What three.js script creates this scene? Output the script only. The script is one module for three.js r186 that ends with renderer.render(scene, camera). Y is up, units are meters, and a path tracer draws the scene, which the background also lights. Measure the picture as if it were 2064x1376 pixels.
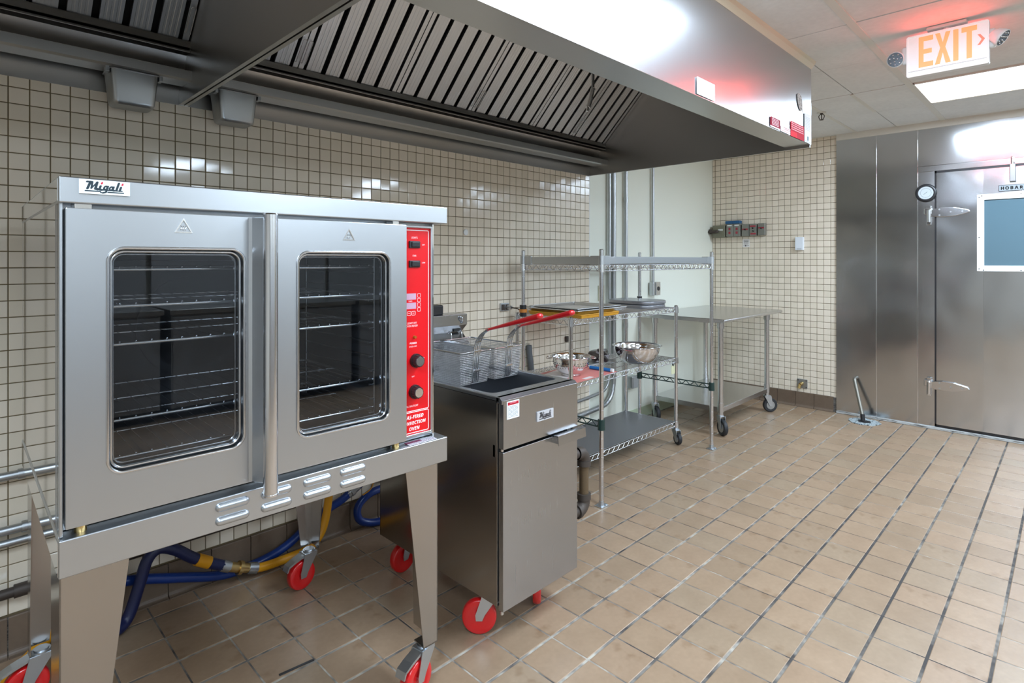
import * as THREE from 'three';
import { RoundedBoxGeometry } from 'three/addons/geometries/RoundedBoxGeometry.js';
import { mergeGeometries, toCreasedNormals } from 'three/addons/utils/BufferGeometryUtils.js';
import { ImprovedNoise } from 'three/addons/math/ImprovedNoise.js';
import { RectAreaLightUniformsLib } from 'three/addons/lights/RectAreaLightUniformsLib.js';

// ---------- camera, exposure, light panels ----------
const scene = new THREE.Scene();
scene.background = new THREE.Color(0x000000);
const F = 1147.15, YAW = 45.2733 * Math.PI / 180, HORIZON = 524.17, EYE = 1.33;
const camera = new THREE.PerspectiveCamera(2 * Math.atan(688 / F) * 180 / Math.PI, 2064 / 1376, 0.05, 60);
camera.position.set(0, EYE, 0);
camera.rotation.set(0, -YAW, 0);
camera.setViewOffset(2064, 1376, 0, 688 - HORIZON, 2064, 1376);
camera.updateProjectionMatrix();
scene.add(camera);
const renderer = new THREE.WebGLRenderer();
renderer.toneMapping = THREE.LinearToneMapping;
renderer.toneMappingExposure = 1.0;
renderer.shadowMap.enabled = true;
RectAreaLightUniformsLib.init();
const PANEL_POWER = 27, PANEL_COLOR = new THREE.Color().setRGB(0.75, 0.93, 1.13);
const CEIL = 2.42;
const PANELS = [[4.263, -0.715], [1.731, -0.715], [-0.801, -0.715], [4.263, 1.725], [1.731, 1.725], [-0.801, 1.725]]; // near left corner of each 0.59 x 1.18 panel
for (const [x, z] of PANELS) {
  const l = new THREE.RectAreaLight(PANEL_COLOR, PANEL_POWER, 0.58, 1.17);
  l.position.set(x + 0.295, CEIL - 0.012, z + 0.59); l.rotation.x = -Math.PI / 2; l.castShadow = true; scene.add(l);
}

// ---------- helpers ----------
let seed = 7;
const rnd = () => { seed = (seed * 1664525 + 1013904223) % 4294967296; return seed / 4294967296; };
const rr = (a, b) => a + (b - a) * rnd();
const noise = new ImprovedNoise();
const V = (x, y, z) => new THREE.Vector3(x, y, z);
function clean(g) {
  let o = g.index ? g.toNonIndexed() : g;
  for (const k of Object.keys(o.attributes)) if (!['position', 'normal', 'uv'].includes(k)) o.deleteAttribute(k);
  if (!o.attributes.normal) o.computeVertexNormals();
  if (!o.attributes.uv) o.setAttribute('uv', new THREE.BufferAttribute(new Float32Array(o.attributes.position.count * 2), 2));
  o.morphAttributes = {};
  return o;
}
function metreUV(g, s = 1) {
  const p = g.attributes.position, n = g.attributes.normal, uv = g.attributes.uv;
  for (let i = 0; i < p.count; i++) {
    const ax = Math.abs(n.getX(i)), ay = Math.abs(n.getY(i)), az = Math.abs(n.getZ(i));
    let u, v;
    if (ay >= ax && ay >= az) { u = p.getX(i); v = p.getZ(i); } else if (ax >= az) { u = p.getZ(i); v = p.getY(i); } else { u = p.getX(i); v = p.getY(i); }
    uv.setXY(i, u * s, v * s);
  }
  return g;
}
function merge(list) { list = (Array.isArray(list) ? list.flat(9) : [list]).map(clean); return list.length === 1 ? list[0] : mergeGeometries(list, false); }
const box = (w, h, d, x = 0, y = 0, z = 0) => new THREE.BoxGeometry(w, h, d).translate(x, y, z);
const rbox = (w, h, d, x = 0, y = 0, z = 0, r = 0.003, s = 2) => new RoundedBoxGeometry(w, h, d, s, Math.min(r, w / 2.01, h / 2.01, d / 2.01)).translate(x, y, z);
const bx = (x0, x1, y0, y1, z0, z1, r = 0) => r ? rbox(x1 - x0, y1 - y0, z1 - z0, (x0 + x1) / 2, (y0 + y1) / 2, (z0 + z1) / 2, r) : box(x1 - x0, y1 - y0, z1 - z0, (x0 + x1) / 2, (y0 + y1) / 2, (z0 + z1) / 2);
function rod(a, b, r, seg = 8, r2 = r) {
  a = Array.isArray(a) ? V(...a) : a; b = Array.isArray(b) ? V(...b) : b;
  const d = b.clone().sub(a), g = new THREE.CylinderGeometry(r2, r, d.length(), seg);
  g.applyQuaternion(new THREE.Quaternion().setFromUnitVectors(V(0, 1, 0), d.clone().normalize()));
  const m = a.clone().add(b).multiplyScalar(0.5); return g.translate(m.x, m.y, m.z);
}
function hose(pts, r, n = 60, seg = 12, closed = false, tension = 0.5) {
  return new THREE.TubeGeometry(new THREE.CatmullRomCurve3(pts.map(p => V(...p)), closed, 'catmullrom', tension), n, r, seg, closed);
}
function bent(pts, r, seg = 8, fillet = 0.02) { // straight runs with rounded corners
  const P = pts.map(p => V(...p)), path = new THREE.CurvePath();
  let prev = P[0];
  for (let i = 1; i < P.length - 1; i++) {
    const a = P[i - 1].clone().sub(P[i]), b = P[i + 1].clone().sub(P[i]);
    const f = Math.min(fillet, a.length() * 0.49, b.length() * 0.49);
    const s = P[i].clone().add(a.setLength(f)), e = P[i].clone().add(b.setLength(f));
    path.add(new THREE.LineCurve3(prev, s)); path.add(new THREE.QuadraticBezierCurve3(s, P[i], e)); prev = e;
  }
  path.add(new THREE.LineCurve3(prev, P[P.length - 1]));
  const q = []; for (const c of path.curves) { const k = c.isLineCurve3 ? 1 : 6; for (let i = 0; i < k; i++) q.push(c.getPoint(i / k)); } q.push(P[P.length - 1]);
  const out = []; for (let i = 0; i < q.length - 1; i++) out.push(rod(q[i], q[i + 1], r, seg)); 
  for (let i = 1; i < q.length - 1; i++) out.push(new THREE.SphereGeometry(r * 1.0, seg, 6).translate(q[i].x, q[i].y, q[i].z));
  return merge(out);
}
function prism(pts, depth, bevel = 0) { // polygon in xy, extruded along +z from 0
  const s = new THREE.Shape(pts.map(p => new THREE.Vector2(...p)));
  return new THREE.ExtrudeGeometry(s, { depth: depth, bevelEnabled: bevel > 0, bevelSize: bevel, bevelThickness: bevel, bevelSegments: 2, bevelOffset: -bevel, curveSegments: 10 });
}
function yprism(pts, y0, y1, bevel = 0) { // polygon given as [x,z], extruded from y0 to y1
  const g = prism(pts.map(([x, z]) => [x, -z]), y1 - y0 - 2 * bevel, bevel); return g.rotateX(-Math.PI / 2).translate(0, y0 + bevel, 0);
}
function xprism(pts, x0, x1, bevel = 0) { // polygon given as [z,y], extruded from x0 to x1
  const g = prism(pts.map(([z, y]) => [-z, y]), x1 - x0 - 2 * bevel, bevel); return g.rotateY(Math.PI / 2).translate(x0 + bevel, 0, 0);
}
function rrect(x0, x1, y0, y1, r, C = THREE.Shape) {
  const s = new C(); s.moveTo(x0 + r, y0); s.lineTo(x1 - r, y0); s.absarc(x1 - r, y0 + r, r, -Math.PI / 2, 0); s.lineTo(x1, y1 - r); s.absarc(x1 - r, y1 - r, r, 0, Math.PI / 2);
  s.lineTo(x0 + r, y1); s.absarc(x0 + r, y1 - r, r, Math.PI / 2, Math.PI); s.lineTo(x0, y0 + r); s.absarc(x0 + r, y0 + r, r, Math.PI, Math.PI * 1.5); return s;
}
function ring(x0, x1, y0, y1, r, w, depth, bevel) { // rounded rectangular frame of width w
  const s = rrect(x0, x1, y0, y1, r); s.holes.push(rrect(x0 + w, x1 - w, y0 + w, y1 - w, Math.max(0.002, r - w), THREE.Path));
  return new THREE.ExtrudeGeometry(s, { depth: depth - 2 * bevel, bevelEnabled: true, bevelSize: bevel, bevelThickness: bevel, bevelOffset: -bevel, bevelSegments: 3, curveSegments: 10 }).translate(0, 0, bevel);
}
const lathe = (pts, seg = 32) => new THREE.LatheGeometry(pts.map(p => new THREE.Vector2(...p)), seg);
const taken = {};
function numbered(n) { const k = taken[n] = (taken[n] ?? -1) + 1; return k ? `${n}_${String(k).padStart(3, '0')}` : n; }
function part(name, geo, mat, parent, label) {
  const m = new THREE.Mesh(merge(geo), mat); m.name = name; if (label) m.userData.label = label; parent.add(m); return m;
}
function thing(name, label, category, group, pos, turn) {
  const o = new THREE.Group(); o.name = numbered(name); o.userData = { label, category }; if (group) o.userData.group = group;
  if (pos) o.position.set(...pos); if (turn) o.rotation.y = turn; scene.add(o); return o;
}
function single(name, geo, mat, label, category, group) {
  const m = part(numbered(name), geo, mat, scene); m.userData = { label, category }; if (group) m.userData.group = group; return m;
}
function struct(name, geo, mat) { const m = part(name, geo, mat, scene); m.userData = { kind: 'structure' }; return m; }
function sub(name, parent) { const g = new THREE.Group(); g.name = name; parent.add(g); return g; }

// ---------- textures ----------
function tex(w, h, fn, color = false, rep = [1, 1]) {
  const d = new Uint8Array(w * h * 4);
  for (let y = 0; y < h; y++) for (let x = 0; x < w; x++) { const c = fn(x / w, y / h, x, y), i = (y * w + x) * 4; d[i] = c[0]; d[i + 1] = c[1]; d[i + 2] = c[2]; d[i + 3] = 255; }
  const t = new THREE.DataTexture(d, w, h); t.wrapS = t.wrapT = THREE.MirroredRepeatWrapping; t.magFilter = THREE.LinearFilter; t.minFilter = THREE.LinearFilter; t.repeat.set(...rep);
  if (color) t.colorSpace = THREE.SRGBColorSpace; t.needsUpdate = true; return t;
}
const fb = (x, y, z, o = 4) => { let s = 0, a = 1, t = 0; for (let i = 0; i < o; i++) { s += a * noise.noise(x, y, z + i * 7.3); t += a; x *= 2.03; y *= 2.03; a *= 0.5; } return s / t; };
const cl = v => Math.max(0, Math.min(255, v));
function canvasTex(w, h, draw) {
  const c = document.createElement('canvas'); c.width = w; c.height = h; const x = c.getContext('2d'); draw(x, w, h);
  const t = new THREE.CanvasTexture(c); t.colorSpace = THREE.SRGBColorSpace; t.magFilter = THREE.LinearFilter; return t;
}
// brushed-metal roughness: fine streaks with wiped smudges (vertical and horizontal grain)
const brushed = (vert, lo, hi, k) => tex(512, 512, (u, v) => { const a = vert ? u : v, b = vert ? v : u; const s = 0.55 * noise.noise(a * 220, b * 3, k) + 0.3 * noise.noise(a * 90, b * 2, k + 4) + 0.7 * fb(u * 3, v * 3, k + 9); const g = cl(255 * (lo + (hi - lo) * (0.5 + 0.75 * s))); return [g, g, g]; });
const brushV = brushed(true, 0.86, 1, 1), brushH = brushed(false, 0.86, 1, 2); brushV.repeat.set(2, 2); brushH.repeat.set(2, 2);
const floorTex = tex(1024, 1024, (u, v) => {
  const a = fb(u * 9, v * 9, 3.1), b = fb(u * 60, v * 60, 8.2, 3), st = Math.max(0, fb(u * 16, v * 16, 14.5, 3) - 0.27) * 1.6;
  return [cl(232 + 16 * a + 10 * b - 50 * st), cl(228 + 18 * a + 10 * b - 62 * st), cl(220 + 20 * a + 10 * b - 74 * st)];
}, true);
const FP = 0.16028, FX = 1.687, FZ = -1.3155; // floor tile module and a joint crossing
const groutTex = tex(2048, 1536, (u, v) => { // joint filler over the whole floor: pale mortar, clogged with black dirt in patches, most along the joints by the walkway
  const x = -2.8 + 8.5 * u, z = -2.75 + 6.05 * v;
  const a = fb(x * 3.1, z * 3.1, 21.7, 4), b = noise.noise(x * 45, z * 45, 3.3), c = noise.noise(x * 14, z * 14, 8.8);
  const jz = Math.abs((z - FZ) / FP - Math.round((z - FZ) / FP)) * FP, run = jz < 0.008; // joints running along x
  const walk = Math.max(0, Math.min(1, (z + 1.35 + 0.35 * a) / 0.5)) * Math.max(0, Math.min(1, (x - 1.2) / 1.2));
  let k = (run ? 0.6 - 0.46 * walk : 0.42 - 0.1 * walk) + a * 0.9 + c * 0.5 + b * 0.3; k = Math.max(0, Math.min(1, k));
  return [cl(64 + 122 * k), cl(60 + 118 * k), cl(58 + 106 * k)];
}, true);
const wallGroutTex = tex(512, 512, (u, v) => { const a = fb(u * 12, v * 12, 5.7); return [cl(116 + 34 * a), cl(101 + 32 * a), cl(72 + 26 * a)]; }, true);
const ceilTex = tex(512, 512, (u, v) => { const a = fb(u * 40, v * 40, 2.2, 2), b = fb(u * 5, v * 5, 9.9, 3); const g = 222 + 6 * a + 9 * b; return [cl(g + 1), cl(g + 1), cl(g - 2)]; }, true);

// ---------- materials ----------
const std = (c, rough, metal = 0, o = {}) => new THREE.MeshStandardMaterial({ color: c, roughness: rough, metalness: metal, ...o });
const lin = (r, g, b) => new THREE.Color().setRGB(r, g, b);
const phys = (c, rough, metal, o) => new THREE.MeshPhysicalMaterial({ color: c, roughness: rough, metalness: metal, ...o });
const M = {
  ovenSteel: std(lin(0.55, 0.575, 0.6), 0.33, 1),
  ovenSide: std(lin(0.62, 0.62, 0.62), 0.05, 1),
  fryerSteel: std(lin(0.44, 0.45, 0.465), 0.28, 1, { roughnessMap: brushV }),
  cupSteel: std(lin(0.42, 0.43, 0.43), 0.36, 1),
  handleSteel: std(lin(0.72, 0.73, 0.75), 0.2, 1),
  rackWire: std(lin(0.88, 0.89, 0.9), 0.25, 1),
  drainSteel: std(lin(0.26, 0.245, 0.21), 0.4, 0.8),
  legSteel: std(lin(0.44, 0.42, 0.4), 0.2, 1),
  fryerSide: std(lin(0.36, 0.34, 0.32), 0.2, 1, { roughnessMap: brushV }),
  darkSteel: std(lin(0.4, 0.4, 0.4), 0.45, 0.8),
  hoodFront: phys(lin(0.6, 0.61, 0.63), 0.26, 1, { anisotropy: 0.6, anisotropyRotation: 0 }),
  hoodSteel: std(lin(0.5, 0.49, 0.47), 0.34, 1, { roughnessMap: brushH }),
  coolerSteel: std(lin(0.6, 0.615, 0.63), 0.19, 1, { roughnessMap: brushV }),
  tableSteel: std(lin(0.6, 0.6, 0.6), 0.24, 1),
  chrome: std(lin(0.68, 0.69, 0.71), 0.16, 1),
  bright: std(lin(0.75, 0.75, 0.76), 0.08, 1),
  zinc: std(lin(0.58, 0.62, 0.66), 0.34, 1),
  baffle: std(lin(0.6, 0.615, 0.63), 0.4, 1, { roughnessMap: brushV }),
  aluminium: std(lin(0.68, 0.69, 0.7), 0.3, 1),
  galv: std(lin(0.5, 0.52, 0.53), 0.4, 1),
  iron: std(lin(0.075, 0.06, 0.05), 0.55, 0.4),
  rustPipe: std(0xffffff, 0.6, 0.3, { map: tex(128, 128, (u, v) => { const a = fb(u * 9, v * 9, 4, 3); return a > 0.02 ? [120, 100, 70] : [78, 62, 48]; }, true, [12, 12]) }),
  blackPlastic: std(lin(0.018, 0.018, 0.02), 0.35),
  blackGap: std(lin(0.01, 0.01, 0.01), 0.7),
  rubber: std(lin(0.02, 0.021, 0.024), 0.55),
  darkEnamel: std(lin(0.07, 0.07, 0.075), 0.35, 0.0),
  red: phys(lin(0.62, 0.006, 0.008), 0.28, 0, { clearcoat: 0.6, clearcoatRoughness: 0.15 }),
  redGrip: phys(lin(0.55, 0.008, 0.014), 0.3, 0, { clearcoat: 0.5, clearcoatRoughness: 0.2 }),
  greenEpoxy: std(lin(0.012, 0.035, 0.03), 0.35),
  blueHose: std(lin(0.006, 0.035, 0.2), 0.32),
  navyHose: std(lin(0.008, 0.014, 0.07), 0.35),
  yellowHose: std(lin(0.72, 0.32, 0.008), 0.4),
  brass: std(lin(0.65, 0.47, 0.2), 0.28, 1),
  white: std(lin(0.78, 0.79, 0.78), 0.4),
  paint: std(lin(0.8, 0.82, 0.72), 0.42),
  greenBase: std(lin(0.5, 0.58, 0.42), 0.45),
  wallTile: [0, 1, 2, 3].map(i => phys(lin(0.82 - i * 0.02, 0.73 - i * 0.018, 0.6 - i * 0.019), 0.07, 0, {})),
  wallGrout: std(0xffffff, 0.85, 0, { map: wallGroutTex }),
  floorTile: [[0.4, 0.283, 0.195], [0.425, 0.303, 0.212], [0.375, 0.268, 0.186], [0.41, 0.288, 0.2], [0.39, 0.288, 0.204]].map(c => std(lin(...c), 0.36, 0, { map: floorTex })),
  floorGrout: std(0xffffff, 0.85, 0, { map: groutTex }),
  cove: std(lin(0.19, 0.14, 0.105), 0.45, 0, { map: floorTex }),
  ceilTile: std(0xffffff, 0.9, 0, { map: ceilTex }),
  teeBar: std(lin(0.7, 0.68, 0.61), 0.5),
  cream: std(lin(0.68, 0.6, 0.45), 0.5),
  glass: phys(lin(0.8, 0.82, 0.84), 0.0, 0, { transmission: 1, thickness: 0, ior: 1.52 }),
  plainWall: std(lin(0.68, 0.67, 0.64), 0.5),
  lampGlow: std(0xffffff, 0.5, 0, { emissive: new THREE.Color(1, 0.98, 0.95), emissiveIntensity: 2.4 }),
};

// ---------- wall and floor tiles ----------
// projected position, used only to decide which tiles are the largest in view and become parts of their own
const SY = Math.sin(YAW), CY = Math.cos(YAW);
function proj(x, y, z) { const d = x * SY - z * CY, r = x * CY + z * SY; return [1032 + F * r / d, HORIZON - F * (y - EYE) / d, d]; }
const inBox = (p, a) => p[0] > a[0] && p[0] < a[2] && p[1] > a[1] && p[1] < a[3];
const hidden = p => p[2] < 0.2 || p[0] < -20 || p[0] > 2084 || p[1] < -20 || p[1] > 1396 || [[128, 425, 880, 900], [128, 880, 500, 1060], [880, 640, 1000, 1080], [1000, 760, 1165, 1190], [125, 1060, 240, 1376]].some(b => inBox(p, b));
function tileGeo(w, h, t, bevel) { // face towards +z, back at z=0
  const a = w / 2, b = h / 2, c = a - bevel, d = b - bevel, k = t, e = t - bevel * 0.55;
  const P = [[-a, -b, 0], [a, -b, 0], [a, b, 0], [-a, b, 0], [-a, -b, e], [a, -b, e], [a, b, e], [-a, b, e], [-c, -d, k], [c, -d, k], [c, d, k], [-c, d, k]];
  const Q = [[8, 9, 10, 11], [4, 5, 9, 8], [5, 6, 10, 9], [6, 7, 11, 10], [7, 4, 8, 11], [0, 1, 5, 4], [1, 2, 6, 5], [2, 3, 7, 6], [3, 0, 4, 7]];
  const pos = [], uv = []; for (const q of Q) for (const i of [q[0], q[1], q[2], q[0], q[2], q[3]]) { pos.push(...P[i]); uv.push(P[i][0], P[i][1]); }
  const g = new THREE.BufferGeometry(); g.setAttribute('position', new THREE.Float32BufferAttribute(pos, 3)); g.setAttribute('uv', new THREE.Float32BufferAttribute(uv, 2)); g.computeVertexNormals(); return g;
}
function shiftUV(g, u, v) { g = g.clone(); const a = g.attributes.uv; for (let i = 0; i < a.count; i++) a.setXY(i, a.getX(i) + u, a.getY(i) + v); return g; }
function layTiles(parent, spots, geos, mats, turn, tilt, name, limit = 300) {
  // spots: [x, y, z, sx, sy]; the largest in view are meshes, the rest one part
  for (const s of spots) { const p = proj(s[0], s[1], s[2]); s.p = p; s.size = hidden(p) ? -p[2] : 1000 / p[2]; }
  spots.sort((a, b) => b.size - a.size);
  const rest = mats.map(() => []);
  spots.forEach((s, i) => {
    const g = geos[Math.floor(rnd() * geos.length)], mi = Math.floor(rnd() * mats.length);
    const o = new THREE.Object3D(); o.position.set(s[0], s[1], s[2]); o.scale.set(s[3] ?? 1, s[4] ?? 1, 1);
    o.rotation.set(turn[0] + (turn[0] ? rr(-tilt, tilt) : rr(-tilt, tilt)), turn[1] + rr(-tilt, tilt), 0); o.updateMatrix();
    if (i < limit) { const m = new THREE.Mesh(g, mats[mi]); m.name = name; m.position.copy(o.position); m.rotation.copy(o.rotation); m.scale.copy(o.scale); parent.add(m); }
    else rest[mi].push(g.clone().applyMatrix4(o.matrix));
  });
  rest.forEach((r, i) => { if (r.length) part(name + '_field', r, mats[i], parent).userData.kind = 'stuff'; });
}
const WP = 0.0556, BACK = -2.553, RIGHT = 5.536, ALC = -2.62;
// back wall: slab, recessed joints, glazed square tiles
{
  const w = struct('wall_back', metreUV(clean(bx(-2.7, 3.388, 0, 2.7, -2.8, BACK - 0.0022))), M.wallGrout);
  const g = tileGeo(0.0522, 0.0522, 0.0035, 0.0016), spots = [];
  for (let i = -51; i < 58; i++) for (let k = -1; k < 32; k++) {
    const x = 0.1674 + (i + 0.5) * WP, y = 1.9156 - (k + 0.5) * WP; spots.push([x, y, BACK - 0.0025, 1, 1]);
  }
  layTiles(w, spots, [g], M.wallTile, [0, 0], 0.012, 'tile');
  struct('trim_corner', bx(3.386, 3.396, 0.0, 2.42, BACK - 0.05, BACK + 0.002, 0.003), M.white);
}
{ // right wall
  const w = struct('wall_right', metreUV(clean(bx(RIGHT + 0.0022, 5.8, 0, 2.7, -2.9, 3.4))), M.wallGrout);
  const g = tileGeo(0.0522, 0.0522, 0.0035, 0.0016), spots = [];
  for (let j = 0; j < 20; j++) for (let k = -2; k < 39; k++) spots.push([RIGHT + 0.0025, 2.2812 - (k + 0.5) * WP, -2.5898 + (j + 0.5) * WP, 1, 1]);
  for (let k = -2; k < 39; k++) spots.push([RIGHT + 0.0025, 2.2812 - (k + 0.5) * WP, -2.606, 0.45, 1]);
  for (let j = 0; j < 20; j++) spots.push([RIGHT + 0.0025, 2.4065, -2.5898 + (j + 0.5) * WP, 1, 0.48]);
  layTiles(w, spots, [g], M.wallTile, [0, -Math.PI / 2], 0.012, 'tile');
}
// painted recess between the two tiled walls
struct('wall_alcove', [bx(3.37, 5.6, 0, 2.7, -2.8, ALC)], M.paint);
part('base_band', bx(3.392, RIGHT, 0, 0.085, ALC, ALC + 0.006), M.greenBase, scene.getObjectByName('wall_alcove'), 'pale green painted band along the wall foot');
struct('wall_left', bx(-2.9, -2.7, 0, 2.7, -2.8, 3.4), std(lin(0.55, 0.52, 0.46), 0.4));
struct('wall_front', bx(-2.9, 5.8, 0, 2.7, 3.2, 3.4), std(lin(0.5, 0.47, 0.41), 0.4));
// floor
{
  const slab = clean(bx(-2.8, 5.7, -0.2, -0.0014, -2.75, 3.3)); { const p = slab.attributes.position, uv = slab.attributes.uv; for (let i = 0; i < p.count; i++) uv.setXY(i, (p.getX(i) + 2.8) / 8.5, (p.getZ(i) + 2.75) / 6.05); }
  const f = struct('floor', slab, M.floorGrout);
  const g0 = tileGeo(0.1548, 0.1508, 0.006, 0.002).rotateX(-Math.PI / 2); const geos = [];
  for (let i = 0; i < 8; i++) geos.push(shiftUV(g0, i * 0.23 + 0.1, (i * 0.37) % 1.7));
  const spots = [];
  for (let i = -28; i < 25; i++) for (let j = -8; j < 29; j++) {
    const x = FX + (i + 0.5) * FP, z = FZ + (j + 0.5) * FP; if (x > 5.535 || z < -2.6 || x < -2.7 || z > 3.2) continue;
    if (x < 3.39 && z < -2.53) continue;
    spots.push([x, -0.006, z, 1, 1]);
  }
  layTiles(f, spots, geos, M.floorTile, [0, 0], 0.002, 'tile');
}
// cove base tiles
function cove(parent, n, place) {
  const prof = []; const H = 0.133, t = 0.012; prof.push([0, 0], [0.03, 0], [0.03, 0.004]); for (let i = 1; i <= 6; i++) { const a = i / 6 * Math.PI / 2; prof.push([0.03 - 0.018 * Math.sin(a), 0.004 + 0.022 * (1 - Math.cos(a))]); } prof.push([t, H - 0.003], [t - 0.003, H], [0, H]);
  for (let i = 0; i < n; i++) { const g = prism(prof, 0.1545); const m = part('cove_tile', shiftUV(clean(g), i * 0.31, i * 0.17), M.cove, parent); place(m, i); }
}
{
  const b = struct('baseboard_back', bx(-2.7, 3.38, 0, 0.128, BACK - 0.01, BACK + 0.004), M.floorGrout);
  cove(b, 38, (m, i) => { m.rotation.y = -Math.PI / 2; m.position.set(-2.7 + 0.158 * (i + 1) + 0.02, 0, BACK + 0.002); });
  const c = struct('baseboard_right', bx(RIGHT - 0.004, RIGHT + 0.01, 0, 0.128, ALC, -1.485), M.floorGrout);
  cove(c, 7, (m, i) => { m.rotation.y = Math.PI; m.position.set(RIGHT - 0.002, 0, -2.613 + 0.158 * i + 0.156); });
}
// ceiling: slab above, lay-in panels and tee bars
{
  const c = struct('ceiling', [bx(-2.9, 5.8, 2.62, 2.8, -2.8, 3.4)], M.plainWall);
  const XL = []; for (let i = -9; i <= 4; i++) XL.push(2.97 + 0.633 * i); // tees along z
  const ZL = [-1.042, -0.735, 0.485, 1.705, 2.925, 3.2];
  const isLight = (x, z) => PANELS.some(([px, pz]) => px > x - 0.1 && px < x + 0.3 && pz > z - 0.1 && pz < z + 0.3);
  const panel = (x0, x1, z0, z1) => { if (x1 - x0 > 0.02 && z1 - z0 > 0.02) part('ceiling_panel', metreUV(clean(bx(x0 + 0.002, x1 - 0.002, CEIL + rr(0.001, 0.004), CEIL + 0.02, z0 + 0.003, z1 - 0.003))), M.ceilTile, c); };
  for (let j = 0; j < ZL.length - 1; j++) for (let i = -1; i < XL.length; i++) {
    const x0 = i < 0 ? -2.7 : XL[i], x1 = i === XL.length - 1 ? 5.54 : XL[i + 1]; if (x0 > 5.53) continue;
    if (!isLight(x0, ZL[j])) panel(x0, Math.min(x1, 5.54), ZL[j], ZL[j + 1]);
  }
  // behind the hood line, over the recess
  for (let i = 10; i < XL.length; i++) {
    const x0 = Math.max(3.4, XL[i]), x1 = Math.min(5.54, XL[i + 1] ?? 5.54);
    const cuts = x0 > 4 && x0 < 4.5 ? [-2.63, -1.945, -1.335, -1.05, -1.042] : [-2.63, -1.945, -1.335, -1.042];
    for (let k = 0; k < cuts.length - 1; k++) panel(x0, x1, cuts[k], cuts[k + 1]);
  }
  panel(3.4, XL[10], -2.63, -1.042);
  const tee = g => part('tee_bar', g, M.teeBar, c);
  const Y0 = CEIL - 0.001, Y1 = CEIL + 0.0055;
  for (const z of ZL.slice(1, 5)) tee(bx(-2.7, 5.53, Y0 - 0.0006, Y1, z - 0.018, z + 0.018, 0.001));
  for (const z of [-1.335, -1.945]) tee(bx(3.41, 5.53, Y0 - 0.0006, Y1, z - 0.012, z + 0.012, 0.001));
  tee(bx(4.246, 4.856, Y0 - 0.0006, Y1, -1.062, -1.038, 0.001));
  for (const x of XL) { if (x > -2.7 && x < 5.5) tee(bx(x - 0.012, x + 0.012, CEIL + 0.012, CEIL + 0.016, x > 3.45 ? -2.62 : -1.03, 3.2)); }
  tee(bx(5.515, 5.54, Y0, Y1 + 0.01, -2.62, 3.2, 0.001));
  struct('trim_hood', xprism([[-1.04, 2.424], [-1.015, 2.424], [-1.022, 2.405], [-1.04, 2.385]], -2.7, 3.405, 0.001), M.cream);
}
for (const [x, z] of PANELS) {
  const vis = x > 4 && z < 0;
  const t = thing('ceiling_light', vis ? 'lit rectangular ceiling panel light beyond the exit sign' : `lit ceiling panel, ${x > 4 ? 'cooler end' : x > 1 ? 'middle' : 'far end'} of the row ${z < 0 ? 'along the hood' : 'by the opposite wall'}`, 'light', 'ceiling panel lights');
  part('frame', [bx(x - 0.012, x + 0.602, CEIL - 0.003, CEIL + 0.03, z - 0.012, z + 0.004), bx(x - 0.012, x + 0.602, CEIL - 0.003, CEIL + 0.03, z + 1.176, z + 1.192), bx(x - 0.012, x + 0.004, CEIL - 0.003, CEIL + 0.03, z, z + 1.18), bx(x + 0.586, x + 0.602, CEIL - 0.003, CEIL + 0.03, z, z + 1.18), bx(x - 0.012, x + 0.602, CEIL + 0.03, CEIL + 0.034, z - 0.012, z + 1.192)], M.teeBar, t);
  part('diffuser', bx(x + 0.003, x + 0.587, CEIL + 0.0, CEIL + 0.004, z + 0.003, z + 1.177), M.lampGlow, t);
}

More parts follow.
